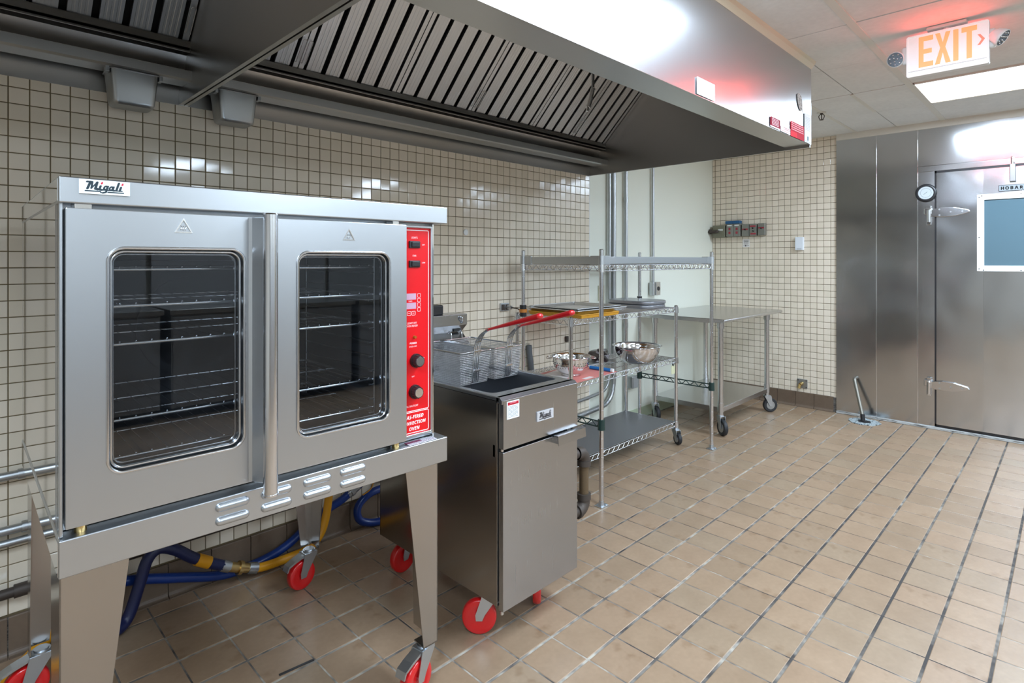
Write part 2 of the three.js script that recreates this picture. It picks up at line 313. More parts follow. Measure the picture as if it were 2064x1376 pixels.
// ---------- exhaust hoods ----------
function wavySheet(w, h, nx, ny, amp, f, k) { // thin sheet facing +z with the slight buckling of sheet metal
  const g = new THREE.PlaneGeometry(w, h, nx, ny), p = g.attributes.position;
  for (let i = 0; i < p.count; i++) { const x = p.getX(i), y = p.getY(i); p.setZ(i, amp * (noise.noise(x * f, y * f * 1.25, k) + 0.4 * noise.noise(x * f * 2.6, y * f * 2.2, k + 5))); }
  g.computeVertexNormals(); return metreUV(clean(g));
}
const HB = 1.966, HF = -1.04; // bottom edge and front plane of the hoods
function hood(x0, x1, label) {
  const t = thing('exhaust_hood', label, 'hood');
  const w = x1 - x0, cx = (x0 + x1) / 2, top = 2.6;
  part('front_panel', [wavySheet(w, top - HB, Math.round(w * 36), 18, 0.0013, 2.6, x0).translate(cx, (HB + top) / 2, HF), bx(x0, x1, HB, top, HF - 0.02, HF - 0.003)], M.hoodFront, t);
  part('bottom_lip', [bx(x0, x1, HB - 0.001, HB + 0.003, HF - 0.128, HF + 0.0005, 0.001), bx(x0, x1, HB, HB + 0.03, HF - 0.13, HF - 0.127)], M.hoodSteel, t);
  part('end_panel', metreUV(clean(bx(x1 - 0.014, x1, 1.952, top, BACK, HF - 0.003))), M.hoodSteel, t);
  part('end_panel', metreUV(clean(bx(x0, x0 + 0.014, 1.952, top, BACK, HF - 0.003))), M.hoodSteel, t);
  part('back_panel', metreUV(clean([bx(x0, x1, 1.95, top, BACK + 0.0008, BACK + 0.006)][0])), M.hoodSteel, t);
  part('top_panel', bx(x0, x1, top, top + 0.004, BACK, HF), M.hoodSteel, t);
  part('filter_rail', [bx(x0 + 0.014, x1 - 0.014, 2.122, 2.142, -2.452, -2.405, 0.002), bx(x0 + 0.014, x1 - 0.014, 2.13, 2.165, -2.412, -2.405)], M.hoodSteel, t);
  part('back_apron', metreUV(clean(xprism([[-2.45, 2.13], [-2.446, 2.13], [-2.496, 2.046], [-2.5, 2.046]], x0 + 0.014, x1 - 0.014))), M.hoodSteel, t);
  part('grease_trough', xprism([[-2.515, 2.06], [-2.51, 2.016], [-2.395, 2.008], [-2.384, 2.014], [-2.381, 2.045], [-2.388, 2.048], [-2.391, 2.018], [-2.5, 2.024], [-2.505, 2.062]], x0 + 0.014, x1 - 0.014, 0.0005), M.hoodSteel, t);
  part('top_rail', bx(x0 + 0.014, x1 - 0.014, 2.5, 2.52, -2.1, -2.05), M.hoodSteel, t);
  part('baffle_shroud', metreUV(clean(xprism([[-2.08, 2.52], [-2.076, 2.52], [-2.076, 2.6], [-2.08, 2.6]], x0 + 0.014, x1 - 0.014))), M.hoodSteel, t);
  return t;
}
const hoodR = hood(0.7, 3.4, 'stainless steel exhaust hood above the fryer and oven, with stickers on its front');
const hoodL = hood(-2.1, 0.694, 'neighbouring stainless exhaust hood at the upper corner, beyond the divider panel');
const slatProfile = w => { const h = w / 2, p = [[-h, -0.012], [-h + 0.002, -0.012], [-h + 0.002, 0]]; const n = 3; // rolled ridges along the slat
  p.length = 0; p.push([-h, -0.014], [-h, 0]); for (let i = 0; i < n; i++) { const c = -w * 0.27 + w * 0.54 * i / (n - 1); p.push([c - 0.0045, 0], [c - 0.003, -0.0009], [c + 0.003, -0.0009], [c + 0.0045, 0]); } p.push([h, 0], [h, -0.014], [h - 0.0015, -0.014], [h - 0.0015, -0.0035], [-h + 0.0015, -0.0035], [-h + 0.0015, -0.014]); return p; };
const slatCache = {};
function baffle(x0, x1, where, handleSide) {
  const w = x1 - x0 - 0.004, L = 0.495;
  const t = thing('baffle_filter', `ribbed steel grease filter ${where}`, 'filter', 'grease filters in the hoods', [(x0 + x1) / 2, 2.147, -2.432]);
  t.rotation.x = Math.PI / 4;
  part('frame', [bx(-w / 2, -w / 2 + 0.022, 0, L, -0.04, 0.002, 0.001), bx(w / 2 - 0.022, w / 2, 0, L, -0.04, 0.002, 0.001), bx(-w / 2, w / 2, 0, 0.012, -0.04, 0.0015, 0.001), bx(-w / 2, w / 2, L - 0.02, L, -0.04, 0.0015, 0.001)], M.baffle, t);
  part('back_plate', bx(-w / 2 + 0.01, w / 2 - 0.01, 0.005, L - 0.005, -0.046, -0.043), M.blackGap, t);
  const n = Math.max(3, Math.round((w - 0.05) / 0.087)), pitch = (w - 0.05) / n, sw = pitch * 0.74, key = sw.toFixed(3);
  const g = slatCache[key] ??= clean(yprism(slatProfile(sw), 0.012, L - 0.02));
  for (let i = 0; i < n; i++) { const m = new THREE.Mesh(g, M.baffle); m.name = 'slat'; m.position.x = -w / 2 + 0.025 + pitch * (i + 0.5); t.add(m); }
  const hx = handleSide * (w / 2 - 0.011);
  part('handle', bent([[hx - 0.008, 0.06, 0.001], [hx - 0.008, 0.06, 0.012], [hx - 0.008, 0.17, 0.012], [hx + 0.008, 0.17, 0.012], [hx + 0.008, 0.06, 0.012], [hx + 0.008, 0.06, 0.001]], 0.0016, 6, 0.008), M.chrome, t);
}
const cuts = [0.716, 1.105, 1.61, 2.105, 2.61, 3.003, 3.384];
const nth = ['first', 'second', 'third', 'fourth', 'fifth', 'sixth'];
for (let i = 0; i < 6; i++) baffle(cuts[i], cuts[i + 1], `in the stickered hood, ${nth[i]} counted from the divider panel`, i % 2 ? -1 : 1);
for (let i = 0; i < 4; i++) baffle(0.678 - 0.5 * (i + 1), 0.678 - 0.5 * i, `in the neighbouring hood, ${nth[i]} counted from the divider panel`, 1);
// grease cups hanging under the trough
for (const [x, l] of [[0.5, 'grey steel grease cup under the trough of the neighbouring hood'], [0.856, 'grey steel grease cup under the trough just past the divider panel']]) {
  const t = thing('grease_cup', l, 'container', null, [x, 1.885, -2.455]);
  const a = [], N = 8; const sect = (w, d, r, y) => { const o = []; for (let q = 0; q < 4; q++) for (let i = 0; i <= 5; i++) { const a = (q + i / 5) * Math.PI / 2; o.push([(q % 3 ? -1 : 1) * (w / 2 - r) + r * Math.cos(a), y, (q < 2 ? 1 : -1) * (d / 2 - r) + r * Math.sin(a)]); } return o; };
  const rings = [sect(0.10, 0.07, 0.012, 0.002), sect(0.116, 0.086, 0.016, 0), sect(0.126, 0.096, 0.018, 0.004), sect(0.132, 0.102, 0.018, 0.014), sect(0.15, 0.118, 0.018, 0.118), sect(0.154, 0.122, 0.018, 0.12)];
  const pos = []; for (let k = 0; k < rings.length - 1; k++) { const A = rings[k], B = rings[k + 1], n = A.length; for (let i = 0; i < n; i++) { const j = (i + 1) % n; pos.push(...A[i], ...B[j], ...A[j], ...A[i], ...B[i], ...B[j]); } }
  for (let i = 1; i < rings[0].length - 1; i++) pos.push(...rings[0][0], ...rings[0][i], ...rings[0][i + 1]);
  const g = new THREE.BufferGeometry(); g.setAttribute('position', new THREE.Float32BufferAttribute(pos, 3)); 
  part('cup', toCreasedNormals(g, 0.7), M.cupSteel, t);
  part('rim', ring(-0.08, 0.08, -0.064, 0.064, 0.016, 0.006, 0.004, 0.001).rotateX(-Math.PI / 2).translate(0, 0.118, 0), M.cupSteel, t);
  for (const q of [-0.088, 0.076]) part('bracket', bx(q, q + 0.012, 0.105, 0.135, 0.02, 0.055, 0.002), M.galv, t);
}
{ // fire suppression nozzle on its drop pipe
  const t = thing('fire_nozzle', 'small chrome fire suppression nozzle on a drop pipe below the filters', 'nozzle');
  part('pipe', rod([2.36, 2.6, -1.752], [2.353, 2.2, -1.75], 0.008), M.chrome, t);
  part('elbow', [rod([2.353, 2.205, -1.75], [2.33, 2.14, -1.75], 0.011, 10), new THREE.SphereGeometry(0.013, 12, 8).translate(2.353, 2.2, -1.75)], M.chrome, t);
  part('tip', [rod([2.33, 2.14, -1.75], [2.312, 2.1, -1.75], 0.013, 6), rod([2.312, 2.1, -1.75], [2.303, 2.08, -1.75], 0.009, 10, 0.006), new THREE.SphereGeometry(0.012, 10, 8).translate(2.333, 2.145, -1.75)], M.bright, t);
}
// stickers on the front of the hood
function decal(name, w, h, cw, ch, draw, parent, pos, rotY = 0, t = 0.0012, rough = 0.45, label) {
  const mat = std(0xffffff, rough, 0, { map: canvasTex(cw, ch, draw) });
  const g = clean(box(w, h, t)); const p = g.attributes.position, uv = g.attributes.uv; for (let i = 0; i < p.count; i++) uv.setXY(i, p.getX(i) / w + 0.5, p.getY(i) / h + 0.5);
  const m = part(name, g, mat, parent, label); m.position.set(...pos); m.rotation.y = rotY; return m;
}
const lines = (x, w, h, y0, y1, n, c, lo = 0.1, hi = 0.9) => { x.fillStyle = c; for (let i = 0; i < n; i++) { const y = y0 + (y1 - y0) * i / n; let q = lo * w; while (q < hi * w) { const l = w * rr(0.03, 0.1); x.fillRect(q, y, Math.min(l, hi * w - q), (y1 - y0) / n * 0.5); q += l + w * 0.018; } } };
decal('sticker', 0.151, 0.066, 256, 112, (x, w, h) => { x.fillStyle = '#fbfbfa'; x.fillRect(0, 0, w, h); x.fillStyle = '#c9a0a4'; x.fillRect(0, h - 5, w, 2); }, hoodR, [2.133, 2.004, HF + 0.0042], 0, 0.0012, 0.85, 'blank white rectangular sticker');
decal('sticker', 0.128, 0.05, 256, 100, (x, w, h) => { x.fillStyle = '#8e1830'; x.fillRect(0, 0, w, h * 0.86); x.fillStyle = '#fff'; x.fillRect(0, h * 0.86, w, h * 0.14); lines(x, w, h, 12, h * 0.8, 5, '#f3dfe2', 0.16, 0.85); }, hoodR, [2.863, 1.994, HF + 0.0042], 0, 0.0012, 0.85, 'dark red label with pale print');
decal('sticker', 0.13, 0.03, 256, 60, (x, w, h) => { x.fillStyle = '#fff'; x.fillRect(0, 0, w, h); lines(x, w, h, 8, h * 0.6, 2, '#b56a78', 0.3, 1); x.fillStyle = '#d0606f'; x.fillRect(0, h * 0.75, w, 4); }, hoodR, [3.0, 1.983, HF + 0.0042], 0, 0.0012, 0.85, 'white label with a red line');
decal('sticker', 0.2, 0.078, 256, 100, (x, w, h) => { x.fillStyle = '#c41c34'; x.fillRect(0, 0, w, h); lines(x, w, h, 8, h * 0.62, 4, '#f6c9cf', 0.06, 0.95); x.fillStyle = '#ef2f3f'; x.fillRect(0, h * 0.66, w * 0.45, h * 0.34); }, hoodR, [3.172, 2.006, HF + 0.0042], 0, 0.0012, 0.85, 'red label with pale print');
decal('sticker', 0.108, 0.158, 160, 240, (x, w, h) => { x.fillStyle = '#f2f5f6'; x.fillRect(0, 0, w, h); lines(x, w, h, 30, h * 0.6, 9, '#d2dade', 0.12, 0.85); x.fillStyle = '#3d6d80'; x.fillRect(w * 0.4, h * 0.78, w * 0.16, h * 0.14); x.fillStyle = '#b9cfd8'; x.fillRect(w * 0.1, h * 0.94, w * 0.8, 6); }, hoodR, [3.335, 2.046, HF + 0.0042], 0, 0.0012, 0.85, 'pale information label at the corner');
part('sticker_residue', prism([[3.17, 2.2], [3.2, 2.212], [3.235, 2.195], [3.25, 2.15], [3.255, 2.112], [3.235, 2.125], [3.215, 2.12], [3.19, 2.14], [3.175, 2.165]], 0.0008).translate(0, 0, HF + 0.0034), std(0xffffff, 0.8, 0, { map: tex(128, 128, (u, v) => { const a = fb(u * 9, v * 9, 17, 3); return a > 0.05 ? [120, 112, 104] : [196, 192, 186]; }, true, [12, 12]) }), hoodR, 'torn grey remains of a peeled sticker');

// ---------- casters ----------
function caster(parent, x, z, o) { // o: top, r, w, wheel material, fork material, turn (direction of the axle), trail, brake
  const c = sub('caster', parent); c.position.set(x, 0, z); c.rotation.y = o.turn;
  const { r, w, top, trail = 0.03 } = o; // the wheel rolls along local x, the axle lies along local z
  const prof = []; const rw = r, hw = w / 2; prof.push([0.006, -hw * 0.8], [r * 0.55, -hw * 0.8], [r * 0.6, -hw], [rw - 0.006, -hw]); for (let i = 0; i <= 4; i++) { const a = -Math.PI / 2 + Math.PI * i / 4; prof.push([rw - 0.006 + 0.006 * Math.cos(a), hw * Math.sin(a) * 0.98]); } prof.push([r * 0.6, hw], [r * 0.55, hw * 0.8], [0.006, hw * 0.8]);
  const tyre = lathe(prof, 32).rotateX(Math.PI / 2).translate(-trail, r, 0);
  part('wheel', tyre, o.wheel, c);
  part('hub', [rod([-trail, r, -hw - 0.006], [-trail, r, hw + 0.006], 0.006, 10)], o.fork, c);
  if (o.disc) part('wheel_disc', [rod([-trail, r, -hw * 0.99], [-trail, r, hw * 0.99], r * 0.58, 24)], o.disc, c);
  const fw = hw + 0.004, plate = s => prism([[-trail - 0.011, r - 0.008], [-trail + 0.011, r - 0.008], [-trail + 0.02, r + 0.012], [0.024, top - 0.016], [0.024, top - 0.006], [-0.03, top - 0.006], [-0.034, top - 0.02], [-trail - 0.013, r + 0.012]], 0.0025).translate(0, 0, s > 0 ? fw : -fw - 0.0025);
  part('fork', [plate(1), plate(-1), bx(-0.03, 0.024, top - 0.009, top - 0.005, -fw, fw)], o.fork, c);
  part('swivel', [rod([0, top - 0.006, 0], [0, top, 0], 0.024, 20), rod([0, top, 0], [0, top + 0.004, 0], 0.019, 20)], o.fork, c);
  if (o.brake) part('brake', [prism([[-0.028, top - 0.008], [-0.07, top - 0.02], [-0.098, top - 0.032], [-0.096, top - 0.038], [-0.066, top - 0.027], [-0.028, top - 0.016]], w * 1.1).translate(0, 0, -w * 0.55), prism([[-0.098, top - 0.032], [-0.106, top - 0.052], [-0.102, top - 0.053], [-0.093, top - 0.034]], w * 1.1).translate(0, 0, -w * 0.55)], o.fork, c);
  return c;
}

// ---------- convection oven ----------
const OP = V(0.166, 0, -1.41), OT = -0.0183, OS = 0.9856; // front corner, slight turn, width factor
function seat(root) { root.children.forEach(c => c.position.sub(OP)); root.position.copy(OP); root.rotation.y = OT; root.scale.x = OS; }
function logo(x, w, h, ink, bg, flames) { // script wordmark drawn as thick slanted strokes, underlined
  x.fillStyle = bg; x.fillRect(0, 0, w, h); x.save(); x.transform(1, 0, -0.3, 1, h * 0.2, 0);
  x.strokeStyle = ink; x.fillStyle = ink; x.lineCap = 'round'; x.lineJoin = 'round';
  const S = (pts, lw) => { x.lineWidth = h * lw * 1.45; x.beginPath(); pts.forEach(([a, b], i) => i ? x.lineTo(a * w, b * h) : x.moveTo(a * w, b * h)); x.stroke(); };
  const C = (cx, cy, rx, ry, lw) => { x.lineWidth = h * lw * 1.4; x.beginPath(); x.ellipse(cx * w, cy * h, rx * w, ry * h, 0, 0, 6.3); x.stroke(); };
  S([[0.1, 0.16], [0.2, 0.16]], 0.09); S([[0.165, 0.17], [0.155, 0.62]], 0.115); S([[0.205, 0.2], [0.225, 0.6]], 0.085); S([[0.225, 0.6], [0.29, 0.2]], 0.07); S([[0.295, 0.18], [0.305, 0.62], [0.36, 0.66]], 0.115); // M
  S([[0.385, 0.42], [0.385, 0.66], [0.44, 0.68]], 0.1); // i
  C(0.495, 0.52, 0.03, 0.12, 0.085); S([[0.53, 0.42], [0.53, 0.82], [0.48, 0.88]], 0.09); // g
  C(0.605, 0.54, 0.03, 0.115, 0.085); S([[0.645, 0.43], [0.645, 0.66], [0.68, 0.68]], 0.09); // a
  S([[0.72, 0.14], [0.72, 0.66]], 0.1); S([[0.79, 0.42], [0.79, 0.67]], 0.1); // l i
  S([[0.4, 0.685], [0.84, 0.685]], 0.055); S([[0.13, 0.8], [0.42, 0.8]], 0.06); S([[0.57, 0.82], [0.88, 0.82]], 0.06); S([[0.43, 0.87], [0.49, 0.88]], 0.05);
  if (flames) { x.fillStyle = '#cf2340'; for (const q of [0.39, 0.8]) { x.beginPath(); x.moveTo(w * q, h * 0.08); x.quadraticCurveTo(w * (q + 0.045), h * 0.24, w * q, h * 0.3); x.quadraticCurveTo(w * (q - 0.04), h * 0.24, w * q, h * 0.08); x.fill(); } } else { x.fillRect(w * 0.375, h * 0.2, w * 0.025, h * 0.09); x.fillRect(w * 0.78, h * 0.2, w * 0.025, h * 0.09); }
  x.restore();
}
{
  const t = thing('convection_oven', 'stainless steel double-door convection oven with a red control strip', 'oven');
  const Z = -1.41, BK = -2.3;
  part('lid', metreUV(clean(bx(0.166, 1.134, 1.443, 1.495, BK, Z, 0.003))), M.ovenSteel, t);
  part('lid_side', bx(0.1652, 0.1662, 1.447, 1.491, BK + 0.01, Z - 0.012), M.ovenSide, t);
  decal('logo_plate', 0.0865, 0.0285, 512, 168, (x, w, h) => logo(x, w, h, '#22333c', '#eef5f6', true), t, [0.2415, 1.4775, Z + 0.0035], 0, 0.004, 0.35, 'white nameplate with black script lettering');
  // body shell around the cavity
  part('side_panel', bx(0.168, 0.172, 0.78, 1.445, BK, Z - 0.022), M.ovenSide, t);
  part('side_panel', bx(1.098, 1.102, 0.78, 1.445, BK, Z - 0.03), M.ovenSide, t);
  part('rear_panel', bx(0.168, 1.102, 0.78, 1.445, BK, BK + 0.004), M.ovenSteel, t);
  part('front_rim', metreUV(clean((() => { const s = rrect(0.168, 1.102, 0.782, 1.445, 0.002); s.holes.push(rrect(0.225, 0.955, 0.845, 1.385, 0.02, THREE.Path)); return new THREE.ExtrudeGeometry(s, { depth: 0.02, bevelEnabled: false }).translate(0, 0, Z - 0.07); })())), M.ovenSteel, t);
  part('edge_strip', [bx(0.168, 0.1745, 0.782, 1.445, Z - 0.05, Z - 0.012, 0.002)], M.ovenSteel, t);
  part('cavity', [bx(0.215, 0.22, 0.83, 1.4, -2.1, Z - 0.07), bx(0.96, 0.965, 0.83, 1.4, -2.1, Z - 0.07), bx(0.215, 0.965, 0.825, 0.83, -2.1, Z - 0.07), bx(0.215, 0.965, 1.4, 1.405, -2.1, Z - 0.07), bx(0.215, 0.965, 0.825, 1.405, -2.105, -2.1)], M.darkEnamel, t);
  part('fan_cover', [bx(0.32, 0.86, 0.9, 1.33, -2.098, -2.08, 0.006), ...[0, 1, 2, 3, 4, 5].map(i => rod([0.59, 1.115, -2.079], [0.59, 1.115, -2.076], 0.04 + i * 0.025, 28))], M.darkEnamel, t);
  // rack guides: wire ladders on both cavity walls
  for (const x of [0.236, 0.944]) {
    const g = []; for (const z of [-1.53, -2.0]) g.push(rod([x, 0.85, z], [x, 1.375, z], 0.004)); for (let i = 0; i < 12; i++) { const y = 0.868 + i * 0.0425; g.push(rod([x, y, -1.53], [x, y, -2.0], 0.003, 6), rod([x, y, -1.53], [x + (x < 0.5 ? 0.02 : -0.02), y, -1.53], 0.0035, 6)); }
    part('rack_guide', g, M.chrome, t);
  }
  // top gap hardware
  part('hinge_block', [bx(0.192, 0.222, 1.43, 1.446, Z - 0.045, Z - 0.01, 0.002)], M.bright, t);
  part('hinge_block', [bx(0.94, 0.962, 1.43, 1.446, Z - 0.045, Z - 0.01, 0.002)], M.bright, t);
  part('hinge_pin', rod([0.205, 0.78, Z - 0.03], [0.205, 0.8, Z - 0.03], 0.011, 16), M.brass, t);
  part('hinge_pin', rod([0.962, 0.78, Z - 0.03], [0.962, 0.8, Z - 0.03], 0.011, 16), M.brass, t);
  const warning = (door, cx, y0) => {
    const s = new THREE.Shape([[-0.0185, 0], [0.0185, 0], [0, 0.032]].map(p => new THREE.Vector2(...p))); s.holes.push(new THREE.Path([[-0.0145, 0.0024], [0.0145, 0.0024], [0, 0.0275]].map(p => new THREE.Vector2(...p))));
    const g = [new THREE.ExtrudeGeometry(s, { depth: 0.0014, bevelEnabled: true, bevelSize: 0.0004, bevelThickness: 0.0004, bevelSegments: 1 })];
    for (const k of [-1, 0, 1]) g.push(hose([[k * 0.0042, 0.005, 0.001], [k * 0.0042 - 0.0012, 0.008, 0.001], [k * 0.0042 + 0.001, 0.0115, 0.001], [k * 0.0042, 0.016, 0.001]], 0.0008, 10, 5));
    part('warning_triangle', g.map(q => q.translate(cx, y0, Z - 0.0048)), M.bright, door, 'embossed hot-surface triangle');
  };
  const door = (x0, x1, wx0, wx1, wy0, wy1) => {
    const d = sub('door', t), zf = Z - 0.005;
    const s = rrect(x0, x1, 0.797, 1.434, 0.003); s.holes.push(rrect(wx0, wx1, wy0, wy1, 0.032, THREE.Path));
    part('door_panel', metreUV(clean(new THREE.ExtrudeGeometry(s, { depth: 0.034, bevelEnabled: true, bevelSize: 0.0015, bevelThickness: 0.0015, bevelOffset: -0.0015, bevelSegments: 2, curveSegments: 10 }).translate(0, 0, zf - 0.0355))), M.ovenSteel, d);
    part('window_bead', [ring(wx0 - 0.002, wx1 + 0.002, wy0 - 0.002, wy1 + 0.002, 0.034, 0.0065, 0.006, 0.0025).translate(0, 0, zf - 0.003), ring(wx0 + 0.006, wx1 - 0.006, wy0 + 0.006, wy1 - 0.006, 0.028, 0.005, 0.012, 0.002).translate(0, 0, zf - 0.02), ring(wx0 + 0.013, wx1 - 0.013, wy0 + 0.013, wy1 - 0.013, 0.022, 0.003, 0.01, 0.001).translate(0, 0, zf - 0.034)], M.chrome, d);
    part('window_pane', new THREE.ExtrudeGeometry(rrect(wx0 + 0.008, wx1 - 0.008, wy0 + 0.008, wy1 - 0.008, 0.025), { depth: 0.003, bevelEnabled: false }).translate(0, 0, zf - 0.02), M.glass, d);
    return d;
  };
  const dl = door(0.1775, 0.578, 0.246, 0.522, 0.886, 1.357); warning(dl, 0.3885, 1.391);
  part('handle_wing', metreUV(clean(yprism([[0.529, Z - 0.004], [0.536, Z + 0.002], [0.551, Z + 0.03], [0.556, Z + 0.045], [0.562, Z + 0.045], [0.562, Z + 0.03], [0.57, Z - 0.004]], 0.8, 1.432, 0.001))), M.ovenSteel, dl);
  part('handle', [rod([0.561, 0.779, Z + 0.05], [0.561, 1.4375, Z + 0.05], 0.0168, 28), rod([0.561, 1.4375, Z + 0.05], [0.561, 1.441, Z + 0.05], 0.0168, 28, 0.0135), rod([0.561, 0.7745, Z + 0.05], [0.561, 0.779, Z + 0.05], 0.0185, 28)], M.handleSteel, dl, 'tall bright tubular door handle');
  const dr = door(0.583, 0.985, 0.65, 0.928, 0.873, 1.353); warning(dr, 0.796, 1.384);
  // control strip
  const cp = sub('control_panel', t), PZ = Z - 0.035;
  part('panel_trim', ring(0.955, 1.101, 0.794, 1.436, 0.003, 0.008, 0.014, 0.002).translate(0, 0, PZ - 0.01), M.ovenSteel, cp);
  const PW = 0.134, PH = 0.626, pcx = 1.0285, pcy = 1.115;
  decal('panel_face', PW, PH, 440, 2048, (x, w, h) => {
    const X = q => (q - (pcx - PW / 2)) / PW * w, Y = q => (pcy + PH / 2 - q) / PH * h, U = w / PW;
    x.fillStyle = '#df0c18'; x.fillRect(0, 0, w, h); x.strokeStyle = '#fff'; x.lineWidth = U * 0.0022;
    const rr2 = (a, b, c, d, r) => { x.beginPath(); x.roundRect ? x.roundRect(X(a), Y(d), (b - a) * U, (d - c) * U, r * U) : x.rect(X(a), Y(d), (b - a) * U, (d - c) * U); x.stroke(); };
    rr2(0.9, 1.088, 0.874, 1.421, 0.004); rr2(0.9, 1.088, 0.806, 0.868, 0.005);
    x.fillStyle = '#fff'; x.textAlign = 'center';
    const T = (s, cx, y, sz, st = '') => { x.font = `${st} ${sz * U}px sans-serif`; x.save(); x.translate(X(cx), Y(y)); if (st.includes('bold')) x.transform(1, 0, -0.18, 1, 0, 0); x.fillText(s, 0, 0); x.restore(); };
    T('LIGHTS', 1.035, 1.396, 0.0075); T('OFF', 1.069, 1.375, 0.006); T('FAN', 1.035, 1.341, 0.0075); T('LOW', 1.069, 1.32, 0.006);
    x.fillStyle = '#c9a2b8'; x.fillRect(X(0.97), Y(1.229), U * 0.071, U * 0.019); x.fillRect(X(0.97), Y(1.201), U * 0.071, U * 0.019); x.fillStyle = '#fff';
    T('TIMER', 1.02, 1.2035, 0.005); for (const [i, s] of ['\u25B2', '\u25BC', '\u25B2', '\u25BC'].entries()) { x.lineWidth = U * 0.001; rr2(1.0465, 1.0575, 1.2165 - i * 0.0143, 1.2275 - i * 0.0143, 0.002); T(s, 1.052, 1.219 - i * 0.0143, 0.007); }
    for (const i of [0, 1, 2]) { rr2(0.992 + i * 0.0165, 1.0055 + i * 0.0165, 1.163, 1.1745, 0.002); x.fillRect(X(0.9955 + i * 0.0165), Y(1.1695), U * 0.0065, U * 0.001); }
    T('LIGHT OFF', 1.026, 1.136, 0.0075); T('OVEN READY', 1.026, 1.1275, 0.0075); T('POWER', 1.03, 1.075, 0.0075, 'bold'); T('OVEN OFF', 1.03, 1.0655, 0.0062);
    T('OFF', 1.03, 0.974, 0.006); T('ON', 1.068, 1.026, 0.006); T('GAS SHUTOFF', 1.024, 0.884, 0.008);
    T('GAS-FIRED', 1.032, 0.848, 0.0145, 'bold'); T('CONVECTION', 1.032, 0.8305, 0.0138, 'bold'); T('OVEN', 1.034, 0.8125, 0.0145, 'bold');
  }, cp, [pcx, pcy, PZ - 0.0035], 0, 0.002, 0.3, 'red control face with white lettering');
  for (const y of [1.3775, 1.3185]) part('rocker_switch', [bx(1.014, 1.0535, y - 0.0105, y + 0.0105, PZ - 0.003, PZ + 0.003, 0.0015), bx(1.021, 1.05, y - 0.0075, y + 0.0075, PZ + 0.002, PZ + 0.0065, 0.002)], M.blackPlastic, cp, 'black rocker switch');
  part('indicator_lamp', rod([1.034, 1.096, PZ - 0.003], [1.034, 1.096, PZ + 0.006], 0.005, 14, 0.004), std(lin(0.35, 0.1, 0.01), 0.3), cp, 'amber indicator lamp');
  for (const [x, y] of [[1.039, 1.024], [1.035, 0.93]]) {
    const k = sub('knob', cp); part('knob_body', [rod([x, y, PZ - 0.003], [x, y, PZ + 0.006], 0.0215, 32, 0.021), rod([x, y, PZ + 0.006], [x, y, PZ + 0.022], 0.0185, 32, 0.0165), ...Array.from({ length: 16 }, (_, i) => { const a = i / 16 * 6.283; return rod([x + 0.0178 * Math.cos(a), y + 0.0178 * Math.sin(a), PZ + 0.007], [x + 0.0165 * Math.cos(a), y + 0.0165 * Math.sin(a), PZ + 0.021], 0.0016, 5); })], M.blackPlastic, k);
    part('knob_cap', rod([x, y, PZ + 0.022], [x, y, PZ + 0.0235], 0.0145, 32, 0.014), M.bright, k, 'bright metal knob face');
  }
  // base with louvres
  part('base', [metreUV(clean(bx(0.166, 1.134, 0.705, 0.78, BK, Z, 0.003)))], M.ovenSteel, t);
  part('base_side', bx(0.1652, 0.1662, 0.709, 0.776, BK + 0.01, Z - 0.006), M.ovenSide, t);
  for (const x0 of [0.453, 0.557, 0.664, 0.767]) for (const y of [0.7605, 0.7285]) part('louvre', (() => { const g = new THREE.CapsuleGeometry(0.0102, 0.056, 6, 14).rotateZ(Math.PI / 2); g.scale(1, 1, 0.85); return [g.translate(x0 + 0.0385, y - 0.0015, Z + 0.0005)]; })(), M.ovenSteel, t);
  decal('caution_label', 0.1, 0.03, 128, 40, (x, w, h) => { x.fillStyle = '#d9d9dd'; x.fillRect(0, 0, w, h); x.fillStyle = '#7e2340'; x.fillRect(0, 0, w * 0.55, h * 0.5); lines(x, w, h, 4, h, 5, '#6a5a70', 0.02, 0.98); }, t, [1.045, 0.7815, Z - 0.018]).rotation.x = -Math.PI / 2;
  // four angle-iron legs on braked casters
  for (const [x, z, sx, sz, turn] of [[0.168, Z - 0.008, 1, -1, 0.9], [1.104, Z - 0.012, -1, -1, 0.2], [0.178, BK + 0.03, 1, 1, 0.05], [1.1, BK + 0.02, -1, 1, 0.1]]) {
    const l = sub('leg', t), T = 0.118, B = 0.052, k = 0.003;
    const f = prism([[0, 0.705], [sx * T, 0.705], [sx * B, 0.15], [0, 0.15]], k).translate(x, 0, sz < 0 ? z - k : z);
    const g = xprism([[z, 0.705], [z + sz * 0.14, 0.705], [z + sz * (sz < 0 ? 0.125 : 0.06), 0.15], [z, 0.15]], sx > 0 ? x : x - k, sx > 0 ? x + k : x);
    part('leg_plate', [metreUV(clean(f)), metreUV(clean(g)), ...(sz < 0 ? [bx(Math.min(x, x + sx * B), Math.max(x, x + sx * B), 0.15, 0.154, Math.min(z, z + sz * B), Math.max(z, z + sz * B))] : [])], M.legSteel, l);
    caster(l, x + sx * 0.03, z + sz * 0.03, { top: 0.147, r: 0.058, w: 0.034, wheel: M.red, fork: M.zinc, turn: turn, trail: 0.036, brake: true });
  }
  seat(t);
  // wire racks inside
  const names = ['topmost', 'second', 'third', 'fourth', 'lowest'];
